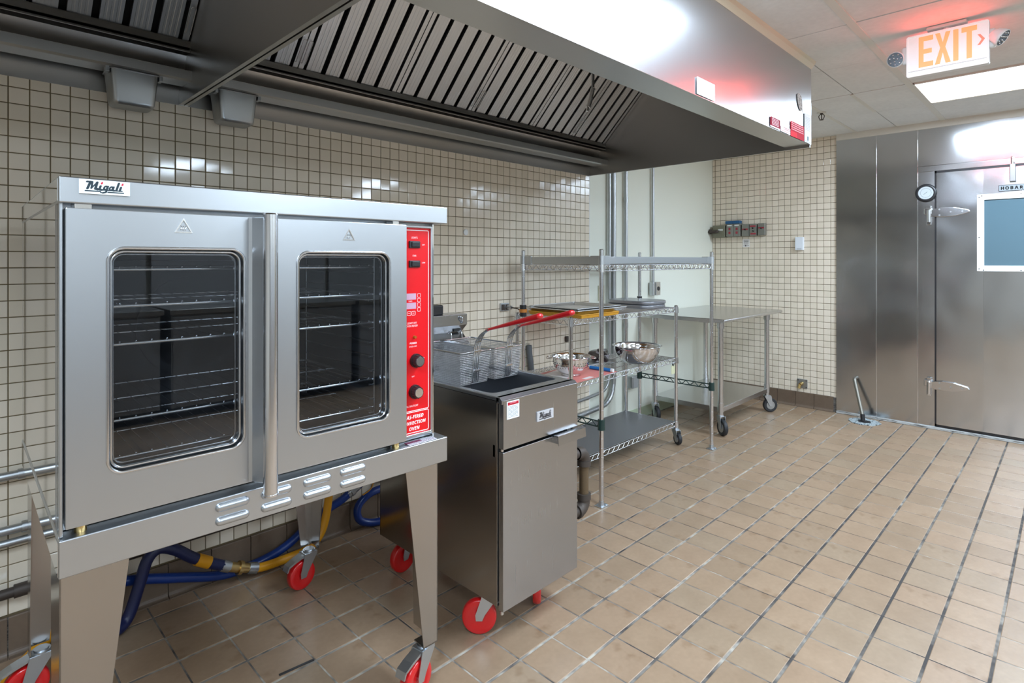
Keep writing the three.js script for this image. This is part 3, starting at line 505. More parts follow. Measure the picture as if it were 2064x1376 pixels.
  [1.309, 1.226, 1.14, 0.969, 0.884].forEach((y, n) => {
    const r = thing('oven_rack', `chrome wire rack inside the oven, ${names[n]} of the five`, 'rack', 'oven racks');
    const g = [rod([0.24, y, -1.535], [0.94, y, -1.535], 0.0042, 8), rod([0.24, y, -2.0], [0.94, y, -2.0], 0.004, 8), rod([0.24, y, -1.535], [0.24, y, -2.0], 0.004, 8), rod([0.94, y, -1.535], [0.94, y, -2.0], 0.004, 8), rod([0.24, y + 0.002, -1.77], [0.94, y + 0.002, -1.77], 0.003, 6)];
    part('frame', g, M.rackWire, r);
    const w = []; for (let i = 0; i < 22; i++) { const x = 0.256 + i * 0.0319; w.push(rod([x, y + 0.0055, -1.531], [x, y + 0.0055, -2.0], 0.0011, 5), new THREE.SphereGeometry(0.0026, 6, 5).translate(x, y + 0.0058, -1.531)); }
    part('wires', w, M.chrome, r); seat(r);
  });
}

// ---------- deep fryer ----------
{
  const t = thing('deep_fryer', 'narrow stainless floor fryer on red casters between the oven and the wire racks', 'fryer');
  const X0 = 1.335, X1 = 1.742, ZF = -1.394, ZB = -2.118, Y0 = 0.155, YT = 0.866, k = 0.003;
  part('side_panel', metreUV(clean(bx(X0, X0 + k, Y0, YT - 0.012, ZB, ZF, 0.001))), M.fryerSide, t);
  part('side_panel', metreUV(clean(bx(X1 - k, X1, Y0, YT - 0.012, ZB, ZF, 0.001))), M.fryerSide, t);
  part('rear_panel', bx(X0, X1, Y0, YT, ZB, ZB + k), M.fryerSide, t);
  part('bottom_pan', bx(X0 + k, X1 - k, Y0 + 0.01, Y0 + 0.014, ZB, ZF), M.galv, t);
  part('front_frame', [bx(X0 + k, X0 + 0.02, Y0, YT - 0.02, ZF - 0.02, ZF - 0.002), bx(X1 - 0.02, X1 - k, Y0, YT - 0.02, ZF - 0.02, ZF - 0.002), bx(X0, X1, 0.66, 0.7, ZF - 0.02, ZF - 0.01)], M.blackGap, t);
  // tank with sloped walls and a wide rim
  const rim = rrect(X0, X1, -ZF - 0.012, 2.0, 0.004); rim.holes.push(rrect(X0 + 0.026, X1 - 0.026, -ZF + 0.05, 1.975, 0.03, THREE.Path));
  part('rim', [new THREE.ExtrudeGeometry(rim, { depth: 0.012, bevelEnabled: true, bevelSize: 0.003, bevelThickness: 0.003, bevelOffset: -0.003, bevelSegments: 2 }).rotateX(-Math.PI / 2).translate(0, YT - 0.015, 0), xprism([[ZF - 0.005, YT], [ZF + 0.012, YT], [ZF + 0.024, YT - 0.01], [ZF + 0.024, YT - 0.022], [ZF - 0.005, YT - 0.022]], X0, X1, 0.0015)], M.fryerSteel, t);
  const q = (a, b, c, d) => { const g = new THREE.BufferGeometry(); g.setAttribute('position', new THREE.Float32BufferAttribute([...a, ...b, ...c, ...a, ...c, ...d], 3)); g.computeVertexNormals(); return g; };
  const A = [X0 + 0.026, YT - 0.003, ZF - 0.05], B = [X1 - 0.026, YT - 0.003, ZF - 0.05], C = [X1 - 0.026, YT - 0.003, -1.975], D = [X0 + 0.026, YT - 0.003, -1.975];
  const a = [X0 + 0.05, 0.62, ZF - 0.16], b = [X1 - 0.05, 0.62, ZF - 0.16], c = [X1 - 0.05, 0.62, -1.93], d = [X0 + 0.05, 0.62, -1.93];
  part('tank', [q(A, B, b, a), q(B, C, c, b), q(C, D, d, c), q(D, A, a, d), q(a, b, c, d)], std(lin(0.3, 0.31, 0.33), 0.35, 1, { side: THREE.DoubleSide }), t);
  const tubeSteel = std(lin(0.2, 0.2, 0.21), 0.4, 1); for (const i of [0, 1, 2]) part('burner_tube', rod([1.43 + i * 0.108, 0.66, ZF - 0.17], [1.43 + i * 0.108, 0.66, -1.93], 0.035, 16), tubeSteel, t);
  // flue riser
  part('flue', [metreUV(clean(bx(X0, X1, 0.86, 1.0, ZB, -2.06, 0.002))), metreUV(clean(bx(X0, X1, 1.03, 1.081, ZB, -2.02, 0.002))), xprism([[-2.02, 1.032], [-2.06, 0.995], [-2.11, 0.995], [-2.11, 1.032]], X0 + 0.001, X1 - 0.001), xprism([[-2.06, 0.998], [-2.06, 0.862], [-1.985, 0.862], [-1.985, 0.93]], X0 + 0.001, X1 - 0.001, 0.001)], M.fryerSteel, t);
  part('flue_slot', bx(1.68, 1.722, 1.0, 1.012, -2.055, -2.042), M.blackGap, t);
  part('flue_cap', rbox(0.075, 0.045, 0.06, 1.585, 1.103, -2.075, 0.006), M.blackPlastic, t);
  part('latch', [hose([[1.7, 1.066, -2.018], [1.7, 1.066, -2.008], [1.702, 1.055, -2.008], [1.708, 1.047, -2.012], [1.706, 1.04, -2.018]], 0.004, 16, 8)], M.chrome, t);
  part('hanger_bar', rod([X0 + 0.01, 0.962, -2.0], [X1 - 0.01, 0.962, -2.0], 0.004, 8), M.chrome, t);
  part('hanger_bracket', rod([1.36, 0.962, -2.0], [1.36, 0.962, -2.06], 0.004, 8), M.chrome, t);
  part('hanger_bracket', rod([1.72, 0.962, -2.0], [1.72, 0.962, -2.06], 0.004, 8), M.chrome, t);
  // front
  part('front_panel', metreUV(clean(bx(X0 + 0.006, X1, 0.69, 0.857, ZF + 0.001, -1.368, 0.002))), M.fryerSteel, t);
  decal('warning_label', 0.059, 0.06, 200, 208, (x, w, h) => { x.fillStyle = '#f4f7f7'; x.fillRect(0, 0, w, h); x.fillStyle = '#b01228'; x.fillRect(w * 0.05, h * 0.05, w * 0.9, h * 0.17); lines(x, w, h, h * 0.06, h * 0.2, 1, '#d98590', 0.25, 0.75); lines(x, w, h, h * 0.28, h * 0.95, 9, '#7c8890', 0.08, 0.9); x.strokeStyle = '#9aa4a8'; x.strokeRect(2, 2, w - 4, h - 4); }, t, [1.386, 0.82, -1.3672], 0, 0.0012, 0.4, 'white caution label with a red header');
  decal('logo_plate', 0.088, 0.034, 400, 155, (x, w, h) => logo(x, w, h, '#2c2c30', '#b9b7b8', false), t, [1.55, 0.77, -1.366], 0, 0.004, 0.35, 'grey nameplate with black script lettering');
  const dr = sub('door', t);
  part('door_panel', metreUV(clean(bx(X0 + 0.006, X1, 0.142, 0.68, ZF + 0.001, -1.37, 0.002))), M.fryerSteel, dr);
  part('door_handle', [xprism([[-1.385, 0.683], [-1.345, 0.69], [-1.338, 0.688], [-1.335, 0.654], [-1.338, 0.654], [-1.341, 0.684], [-1.385, 0.68]], 1.59, 1.752), bx(1.59, 1.6, 0.66, 0.686, -1.37, -1.34)], M.fryerSteel, dr, 'bent sheet metal pull along the door top');
  part('hinge', [rod([X0 + 0.012, 0.682, -1.382], [X0 + 0.012, 0.69, -1.382], 0.006, 10)], M.chrome, dr);
  part('hinge', [rod([X0 + 0.012, 0.13, -1.382], [X0 + 0.012, 0.142, -1.382], 0.006, 10)], M.chrome, dr);
  part('magnet_catch', rbox(0.02, 0.02, 0.012, 1.715, 0.687, ZF - 0.002, 0.002), M.chrome, t);
  // casters and the drain pipe at the side
  caster(t, 1.392, -1.484, { top: 0.155, r: 0.0625, w: 0.032, wheel: M.red, fork: M.zinc, turn: -0.79, trail: 0.042 });
  caster(t, 1.668, -1.515, { top: 0.155, r: 0.062, w: 0.032, wheel: M.red, fork: M.zinc, turn: 0.75, trail: 0.034 });
  caster(t, 1.435, -2.05, { top: 0.155, r: 0.062, w: 0.032, wheel: M.red, fork: M.zinc, turn: 0.1, trail: 0.034 });
  caster(t, 1.68, -2.05, { top: 0.155, r: 0.062, w: 0.032, wheel: M.red, fork: M.zinc, turn: 0.4, trail: 0.034 });
  const dp = sub('drain_pipe', t), px = 1.862, pz = -1.43, pr = 0.0205;
  part('pipe', rod([px, 0.375, pz], [px, 0.5, pz], pr * 0.95, 16), M.rustPipe, dp);
  part('elbow', [hose([[px, 0.36, pz], [px - 0.003, 0.338, pz], [px - 0.02, 0.32, pz], [px - 0.045, 0.316, pz]], pr * 1.25, 14, 16), rod([px, 0.355, pz], [px, 0.378, pz], pr * 1.4, 16), rod([px - 0.045, 0.316, pz], [X1, 0.316, pz], pr, 16), rod([px - 0.05, 0.316, pz], [px - 0.035, 0.316, pz], pr * 1.4, 16)], M.iron, dp);
  part('elbow', [hose([[px, 0.5, pz], [px - 0.002, 0.525, pz], [px - 0.02, 0.545, pz], [px - 0.05, 0.55, pz]], pr * 1.25, 14, 16), rod([px, 0.492, pz], [px, 0.513, pz], pr * 1.4, 16), rod([px - 0.05, 0.55, pz], [X1, 0.55, pz], pr, 16)], M.iron, dp);
}
// fry baskets hung at the back, handles reaching forward
function basket(x0, x1, label, hx) {
  const t = thing('fry_basket', label, 'basket', 'fry baskets');
  const zf = -1.655, zb = -1.985, y0 = 0.85, y1 = 0.975, s = 0.0068, r = 0.0012, in_ = 0.012;
  const w = [], wire = (a, b) => w.push(rod(a, b, r, 4));
  const xa = y => x0 + in_ * (1 - (y - y0) / (y1 - y0)), xb = y => x1 - in_ * (1 - (y - y0) / (y1 - y0)), zA = y => zf - in_ * (1 - (y - y0) / (y1 - y0));
  for (let y = y0; y <= y1; y += s) { wire([xa(y), y, zA(y)], [xb(y), y, zA(y)]); wire([xa(y), y, zb], [xb(y), y, zb]); wire([xa(y), y, zA(y)], [xa(y), y, zb]); wire([xb(y), y, zA(y)], [xb(y), y, zb]); }
  const lerp = (a, b, u) => a + (b - a) * u;
  const nx = Math.round((x1 - x0) / s), nz = Math.round((zf - zb) / s);
  for (let i = 0; i <= nx; i++) { const u = i / nx; const lo = lerp(xa(y0), xb(y0), u), hi = lerp(x0, x1, u); wire([lo, y0, zA(y0)], [hi, y1, zf]); wire([lo, y0, zb], [hi, y1, zb]); wire([lo, y0, zA(y0)], [lo, y0, zb]); }
  for (let i = 0; i <= nz; i++) { const u = i / nz; const lo = lerp(zA(y0), zb, u), hi = lerp(zf, zb, u); wire([xa(y0), y0, lo], [x0, y1, hi]); wire([xb(y0), y0, lo], [x1, y1, hi]); wire([xa(y0), y0, lo], [xb(y0), y0, lo]); }
  part('wire_mesh', w, M.aluminium, t).userData.kind = 'stuff';
  part('rim', bent([[x0, y1, zf], [x1, y1, zf], [x1, y1, zb], [x0, y1, zb], [x0, y1, zf + 0.0001]], 0.0032, 8, 0.008), M.chrome, t);
  const f = []; for (const dx of [-0.014, -0.0047, 0.0047, 0.014]) f.push(bent([[hx + dx, y0 + 0.002, zf - 0.05], [hx + dx, y0 - 0.004, zA(y0) + 0.003], [hx + dx, y1 + 0.035, zf + 0.006], [hx + dx * 0.7, y1 + 0.07, zf + 0.03], [hx + dx * 0.55, 1.07, zf + 0.075]], 0.0022, 6, 0.02));
  f.push(rbox(0.036, 0.008, 0.004, hx, y1 + 0.002, zf + 0.006, 0.001), rbox(0.036, 0.008, 0.004, hx, y1 - 0.075, zf + 0.002, 0.001), rbox(0.03, 0.008, 0.004, hx, y1 + 0.04, zf + 0.01, 0.001));
  part('handle_wires', f, M.chrome, t);
  part('grip', (() => { const L = V(0, 0.07, 0.265).length(); const g = new THREE.CapsuleGeometry(0.0125, L, 8, 14); g.scale(1.15, 1, 0.75); const p = g.attributes.position; for (let i = 0; i < p.count; i++) { const u = p.getY(i) / L + 0.5; const k = 0.62 + 0.45 * Math.min(1, Math.max(0, u)) - 0.12 * Math.cos(u * 9); p.setX(i, p.getX(i) * k); p.setZ(i, p.getZ(i) * k); } g.computeVertexNormals(); const e = Math.atan2(0.265, 0.07); return g.rotateX(e).translate(hx, 1.1, zf + 0.065 + 0.13); })(), M.redGrip, t, 'red rubber-coated grip');
  part('hook', [hose([[x0 + 0.05, y1, zb], [x0 + 0.05, y1 + 0.025, zb - 0.004], [x0 + 0.05, y1 + 0.034, zb - 0.016], [x0 + 0.05, y1 + 0.025, zb - 0.024]], 0.0032, 14, 6)], M.chrome, t);
  part('hook', [hose([[x1 - 0.05, y1, zb], [x1 - 0.05, y1 + 0.025, zb - 0.004], [x1 - 0.05, y1 + 0.034, zb - 0.016], [x1 - 0.05, y1 + 0.025, zb - 0.024]], 0.0032, 14, 6)], M.chrome, t);
}
basket(1.392, 1.553, 'wire fry basket with red grip, the one beside the oven', 1.475);
basket(1.57, 1.731, 'wire fry basket with red grip, the one beside the wire racks', 1.652);

// ---------- wire shelving ----------
function truss(a, b, h, n, r = 0.0028, r2 = 0.002) { // two rails with a zigzag wire between
  const A = V(...a), B = V(...b), dn = V(0, -h, 0), g = [rod(A, B, r, 6), rod(A.clone().add(dn), B.clone().add(dn), r, 6)];
  for (let i = 0; i < n; i++) { const p = A.clone().lerp(B, i / n), m = A.clone().lerp(B, (i + 0.5) / n).add(dn), q = A.clone().lerp(B, (i + 1) / n); g.push(rod(p, m, r2, 5), rod(m, q, r2, 5)); }
  return g;
}
function wireShelf(x0, x1, z0, z1, y, h, mat, parent, deck = true, flat = 0) {
  const s = sub('shelf', parent);
  part('edge_truss', [truss([x0, y, z1], [x1, y, z1], h, Math.round((x1 - x0) / 0.055)), truss([x0, y, z0], [x1, y, z0], h, Math.round((x1 - x0) / 0.055)), truss([x0, y, z0], [x0, y, z1], h, Math.round((z1 - z0) / 0.055)), truss([x1, y, z0], [x1, y, z1], h, Math.round((z1 - z0) / 0.055))], mat, s);
  if (deck) { const w = []; const n = Math.round((x1 - x0) / 0.026); for (let i = 1; i < n; i++) { const x = x0 + (x1 - x0) * i / n; w.push(rod([x, y + 0.002, z0], [x, y + 0.002, z1], 0.0018, 5)); } for (const u of [0.25, 0.5, 0.75]) { const z = z0 + (z1 - z0) * u; w.push(rod([x0, y - 0.002, z], [x1, y - 0.002, z], 0.003, 6)); } part('deck_wires', w, mat, s); }
  for (const [x, z] of [[x0, z0], [x0, z1], [x1, z0], [x1, z1]]) part('collar', rod([x, y - h - 0.006, z], [x, y + 0.006, z], 0.0185, 14, 0.0165), mat, s);
  return s;
}
function post(parent, x, z, y0, y1, mat = M.chrome) {
  const g = [rod([x, y0, z], [x, y1, z], 0.0127, 16), rod([x, y1, z], [x, y1 + 0.004, z], 0.0127, 16, 0.009)];
  for (let y = y0 + 0.05; y < y1 - 0.02; y += 0.0254 * 2) g.push(new THREE.TorusGeometry(0.0127, 0.0006, 4, 16).rotateX(Math.PI / 2).translate(x, y, z));
  return part('post', g, mat, parent);
}
{ // tall open rack standing over the cart
  const t = thing('storage_rack', 'tall open chrome rack on four posts with foot plates, straddling the cart', 'rack');
  const xs = [2.53, 3.842], zs = [-2.41, -1.825];
  for (const x of xs) for (const z of zs) {
    post(t, x, z, 0.01, 1.386);
    part('foot_plate', [rbox(0.062, 0.006, 0.05, x, 0.003, z, 0.002), rod([x, 0.005, z], [x, 0.03, z], 0.017, 12, 0.0135), ...[-0.022, 0.022].map(d => rod([x + d, 0.005, z + 0.015], [x + d, 0.01, z + 0.015], 0.005, 8))], M.zinc, t);
  }
  wireShelf(xs[0], xs[1], zs[0], zs[1], 1.303, 0.032, M.chrome, t);
  for (const z of zs) part('ledge', [bx(xs[0], xs[1], 1.309, 1.35, z - 0.003, z + 0.003, 0.001)], M.galv, t);
  for (const x of xs) part('ledge', [bx(x - 0.003, x + 0.003, 1.309, 1.35, zs[0], zs[1], 0.001)], M.galv, t);
  for (const x of xs) for (const z of zs) { const sx = x > 3 ? -1 : 1, sz = z < -2 ? 1 : -1; part('ledge_corner', [bx(Math.min(x - sx * 0.014, x + sx * 0.07), Math.max(x - sx * 0.014, x + sx * 0.07), 1.306, 1.354, z - 0.006, z + 0.006, 0.001), bx(x - 0.006, x + 0.006, 1.306, 1.354, Math.min(z - sz * 0.014, z + sz * 0.07), Math.max(z - sz * 0.014, z + sz * 0.07), 0.001), rod([x, 1.306, z], [x, 1.354, z], 0.0175, 14)], M.galv, t); }
  for (const x of xs) { const b = sub('side_brace', t); part('brace_truss', truss([x, 0.455, zs[0]], [x, 0.455, zs[1]], 0.03, 9, 0.004, 0.003), M.greenEpoxy, b, 'dark green wire brace'); part('clamp', rod([x, 0.412, zs[0]], [x, 0.468, zs[0]], 0.021, 14, 0.019), M.greenEpoxy, b); part('clamp', rod([x, 0.412, zs[1]], [x, 0.468, zs[1]], 0.021, 14, 0.019), M.greenEpoxy, b); }
  const c = sub('cord_clamp', t); part('clamp', rod([2.53, 0.985, -2.41], [2.53, 1.055, -2.41], 0.021, 14), M.blackPlastic, c); part('band', rod([2.53, 1.01, -2.41], [2.53, 1.03, -2.41], 0.024, 14), std(lin(0.55, 0.2, 0.03), 0.4), c, 'orange band');
  part('clamp', rod([3.842, 0.99, -2.41], [3.842, 1.05, -2.41], 0.019, 12), M.blackPlastic, t);
}
{ // wheeled wire cart underneath
  const t = thing('wire_cart', 'chrome wire cart on black casters holding pans and bowls', 'cart');
  const xs = [2.56, 3.77], zs = [-2.49, -2.06];
  for (const x of xs) for (const z of zs) { post(t, x, z, 0.11, 1.0); caster(t, x, z, { top: 0.11, r: 0.043, w: 0.026, wheel: M.rubber, fork: M.zinc, turn: x > 3 ? 1.1 : 0.5, trail: 0.022, disc: M.zinc }); }
  wireShelf(xs[0], xs[1], zs[0], zs[1], 0.985, 0.03, M.chrome, t);
  wireShelf(xs[0], xs[1], zs[0], zs[1], 0.62, 0.03, M.chrome, t);
  const s = wireShelf(xs[0], xs[1], zs[0], zs[1], 0.158, 0.03, M.chrome, t);
  part('shelf_mat', bx(xs[0] + 0.012, xs[1] - 0.012, 0.1605, 0.164, zs[0] + 0.012, zs[1] - 0.01, 0.001), std(lin(0.16, 0.16, 0.165), 0.4, 0.5), s, 'flat grey shelf liner');
}
// things on the cart
function pan(name, x0, x1, z0, z1, y, h, flare, mat, label, category) { // shallow tray with sloped sides and a rolled rim
  const t = thing(name, label, category), pos = [], w = 0.006;
  const L = [[x0 + flare, x1 - flare, z0 + flare, z1 - flare, y], [x0, x1, z0, z1, y + h], [x0 + 0.004, x1 - 0.004, z0 + 0.004, z1 - 0.004, y + h], [x0 + flare + 0.003, x1 - flare - 0.003, z0 + flare + 0.003, z1 - flare - 0.003, y + 0.002]].map(([a, b, c, d, q]) => [[a, q, c], [b, q, c], [b, q, d], [a, q, d]]);
  for (let k = 0; k < 3; k++) for (let i = 0; i < 4; i++) { const j = (i + 1) % 4; pos.push(...L[k][i], ...L[k + 1][j], ...L[k][j], ...L[k][i], ...L[k + 1][i], ...L[k + 1][j]); }
  for (const k of [0, 3]) { const q = L[k]; pos.push(...q[0], ...q[1], ...q[2], ...q[0], ...q[2], ...q[3]); }
  const g = new THREE.BufferGeometry(); g.setAttribute('position', new THREE.Float32BufferAttribute(pos, 3)); g.computeVertexNormals();
  part('tray', g, mat, t); part('rim', bent([[x0, y + h, z0], [x1, y + h, z0], [x1, y + h, z1], [x0, y + h, z1], [x0, y + h, z0 + 0.0001]], 0.0035, 8, 0.02), mat, t); return t;
}
pan('plastic_tray', 2.635, 3.02, -2.46, -2.04, 0.989, 0.02, 0.006, std(lin(0.62, 0.3, 0.02), 0.4), 'flat orange plastic tray at the bottom of the stack on the cart', 'tray');
pan('sheet_pan', 2.64, 3.15, -2.48, -2.065, 1.008, 0.022, 0.02, M.aluminium, 'bright aluminium sheet pan lying on the orange tray', 'pan');
pan('sheet_pan', 2.66, 3.11, -2.475, -2.085, 1.0235, 0.016, 0.012, M.aluminium, 'upper aluminium sheet pan nested in the bright one', 'pan');
{
  const quilt = std(lin(0.36, 0.37, 0.4), 0.3, 0.7, { bumpMap: tex(128, 128, (u, v) => { const g = 128 + 100 * Math.sin(u * 50) * Math.sin(v * 50); return [g, g, g]; }), bumpScale: 0.002 });
  const pad = (y, dx, label) => { const g = new THREE.ExtrudeGeometry(rrect(-0.15, 0.15, -0.19, 0.19, 0.09), { depth: 0.01, bevelEnabled: true, bevelSize: 0.011, bevelThickness: 0.0085, bevelSegments: 5, bevelOffset: -0.011, curveSegments: 10 }).rotateX(-Math.PI / 2).translate(3.595 + dx, y, -2.285); single('oven_mitt', metreUV(clean(g)), quilt, label, 'mitt', 'folded silver pads on the cart'); };
  pad(0.9965, 0, 'lower of two silver padded mitts stacked on the cart top'); pad(1.0245, 0.01, 'upper of two silver padded mitts stacked on the cart top');
}
function bowl(name, x, y, z, R, h, foot, label, category, mat) {
  const t = thing(name, label, category, null, [x, y, z]); const p = []; if (foot) p.push([0.001, 0.006], [foot * 0.8, 0.006], [foot, 0], [foot * 0.92, 0.01]); else p.push([0.001, 0], [R * 0.42, 0]);
  const y0 = foot ? 0.012 : 0, n = 14; for (let i = 1; i <= n; i++) { const a = i / n; p.push([R * (0.42 + 0.56 * Math.sin(a * Math.PI / 2 * 0.98)) * 0.93, y0 + (h - y0) * (1 - Math.cos(a * Math.PI / 2))]); }
  p.push([R * 0.985, h], [R, h + 0.001], [R * 0.995, h + 0.004], [R * 0.93, h + 0.003]); for (let i = n - 1; i >= 1; i--) { const a = i / n; p.push([R * (0.42 + 0.56 * Math.sin(a * Math.PI / 2 * 0.98)) * 0.93 - 0.002, y0 + 0.002 + (h - y0) * (1 - Math.cos(a * Math.PI / 2))]); } p.push([0.001, y0 + 0.002]);
  part('bowl', lathe(p, 48), mat, t); return t;
}
const YS = 0.6245;
bowl('mixing_bowl', 3.395, YS, -2.15, 0.17, 0.118, 0, 'large plain steel mixing bowl on the middle shelf of the cart', 'bowl', M.bright);
{
  const c = bowl('colander', 2.735, YS + 0.002, -2.2, 0.125, 0.115, 0.06, 'steel colander with side handles beside a printed sheet', 'colander', M.bright);
  for (const s of [-1, 1]) part('handle', [bent([[s * 0.118, 0.112, -0.04], [s * 0.15, 0.106, -0.03], [s * 0.15, 0.106, 0.03], [s * 0.118, 0.112, 0.04]], 0.0035, 6, 0.015)].map(g => g.rotateY(-0.8)), M.bright, c);
  const h = []; for (let k = 0; k < 3; k++) for (let i = 0; i < 36; i++) { const a = i / 36 * 6.283 + k * 0.08, y = 0.055 + k * 0.014, u = Math.acos(1 - (y - 0.012) / 0.103) / (Math.PI / 2), r = 0.125 * (0.42 + 0.56 * Math.sin(u * Math.PI / 2 * 0.98)) * 0.93; h.push(new THREE.SphereGeometry(0.0026, 6, 4).translate(r * Math.cos(a), y, r * Math.sin(a))); }
  part('perforations', h, M.blackGap, c).userData.kind = 'stuff';
}
{
  const m = decal('printed_sheet', 0.44, 0.33, 440, 330, (x, w, h) => { x.fillStyle = '#de857c'; x.fillRect(0, 0, w, h); x.fillStyle = '#efe6e2'; x.beginPath(); x.moveTo(0, h * 0.15); x.lineTo(w * 0.62, h * 0.02); x.lineTo(w * 0.5, h * 0.52); x.lineTo(0, h * 0.7); x.fill(); x.fillStyle = '#e9dedb'; x.fillRect(w * 0.25, h * 0.86, w * 0.2, h * 0.1); x.fillStyle = '#c94c49'; x.fillRect(w * 0.65, h * 0.2, w * 0.3, h * 0.06); }, scene, [2.8, YS + 0.0005, -2.215]);
  m.rotation.set(-Math.PI / 2, 0, 0.06); m.name = 'printed_sheet'; m.userData = { label: 'red and white printed sheet lying under the colander', category: 'sheet' };
}
{
  const t = thing('blue_marker', 'blue rod with a white end cap lying behind the printed sheet', 'rod', null, [2.982, YS + 0.012, -2.15], -Math.PI / 2 + 0.08);
  part('barrel', [rod([-0.085, 0, 0], [0.07, 0, 0], 0.011, 14)], std(lin(0.01, 0.17, 0.5), 0.35), t); part('cap', [rod([0.07, 0, 0], [0.086, 0, 0], 0.012, 14)], M.white, t);
}
{ // crumpled dark bag
  const g = new THREE.SphereGeometry(1, 26, 18), p = g.attributes.position; for (let i = 0; i < p.count; i++) { const x = p.getX(i), y = p.getY(i), z = p.getZ(i), k = 1 + 0.4 * noise.noise(x * 1.3, y * 1.3, z * 1.3 + 3); p.setXYZ(i, x * 0.12 * k, Math.max(-0.035, y * 0.05 * k), z * 0.07 * k); }
  g.computeVertexNormals(); g.rotateY(0.6).translate(3.25, YS + 0.037, -2.36);
  single('plastic_bag', toCreasedNormals(clean(g), 0.5), std(0xffffff, 0.18, 0, { map: tex(64, 64, (u, v) => { const a = fb(u * 5, v * 5, 12, 2); return a > 0.08 ? [150, 146, 150] : [38, 26, 30]; }, true) }), 'crumpled dark plastic bag behind the mixing bowl', 'bag');
  single('metal_tray', bx(3.02, 3.3, YS, YS + 0.014, -2.46, -2.28, 0.004), M.galv, 'low grey tray under the crumpled bag', 'tray');
}
{ const t = thing('shelf_tag', 'small pale yellow paper tag hanging from the cart shelf', 'tag'); part('tag', bx(3.688, 3.738, 0.515, 0.575, -2.052, -2.0505), std(lin(0.62, 0.62, 0.4), 0.7), t); part('clip', rod([3.712, 0.572, -2.052], [3.712, 0.588, -2.052], 0.006, 10), M.blackPlastic, t); }

// ---------- worktable ----------
{
  const t = thing('work_table', 'stainless worktable with undershelf on black casters by the tiled side wall', 'table');
  const X0 = 4.149, X1 = 5.345, ZF = -1.87, ZB = -2.6, Y = 0.885;
  part('tabletop', [bx(X0, X1, Y - 0.004, Y, ZB, ZF - 0.012, 0.001), rod([X0 + 0.006, Y - 0.0135, ZF - 0.014], [X1 - 0.006, Y - 0.0135, ZF - 0.014], 0.0135, 16), bx(X0, X0 + 0.004, Y - 0.03, Y, ZB, ZF - 0.012), bx(X1 - 0.004, X1, Y - 0.03, Y, ZB, ZF - 0.012), bx(X0 + 0.05, X1 - 0.2, Y - 0.04, Y - 0.01, -2.1, -2.0), bx(X0 + 0.05, X1 - 0.2, Y - 0.04, Y - 0.01, -2.4, -2.3)], M.tableSteel, t);
  const lx = [4.205, 5.12], lz = [-2.49, -1.925];
  for (const x of lx) for (const z of lz) { part('leg', [rod([x, 0.13, z], [x, Y - 0.02, z], 0.0205, 20), rod([x, Y - 0.075, z], [x, Y - 0.004, z], 0.027, 20), rod([x, 0.175, z], [x, 0.245, z], 0.024, 20)], M.tableSteel, t); caster(t, x, z, { top: 0.15, r: 0.0625, w: 0.03, wheel: M.rubber, fork: M.zinc, turn: x > 5 ? 2.4 : 0.95, trail: 0.028, disc: M.galv }); }
  part('undershelf', [bx(lx[0] - 0.01, lx[1] + 0.01, 0.205, 0.209, lz[0] - 0.01, lz[1] + 0.01, 0.001), bx(lx[0], lx[1], 0.172, 0.207, lz[1] + 0.008, lz[1] + 0.012), bx(lx[0] - 0.012, lx[0] - 0.008, 0.172, 0.207, lz[0], lz[1]), bx(lx[1] + 0.008, lx[1] + 0.012, 0.172, 0.207, lz[0], lz[1])], M.tableSteel, t);
}

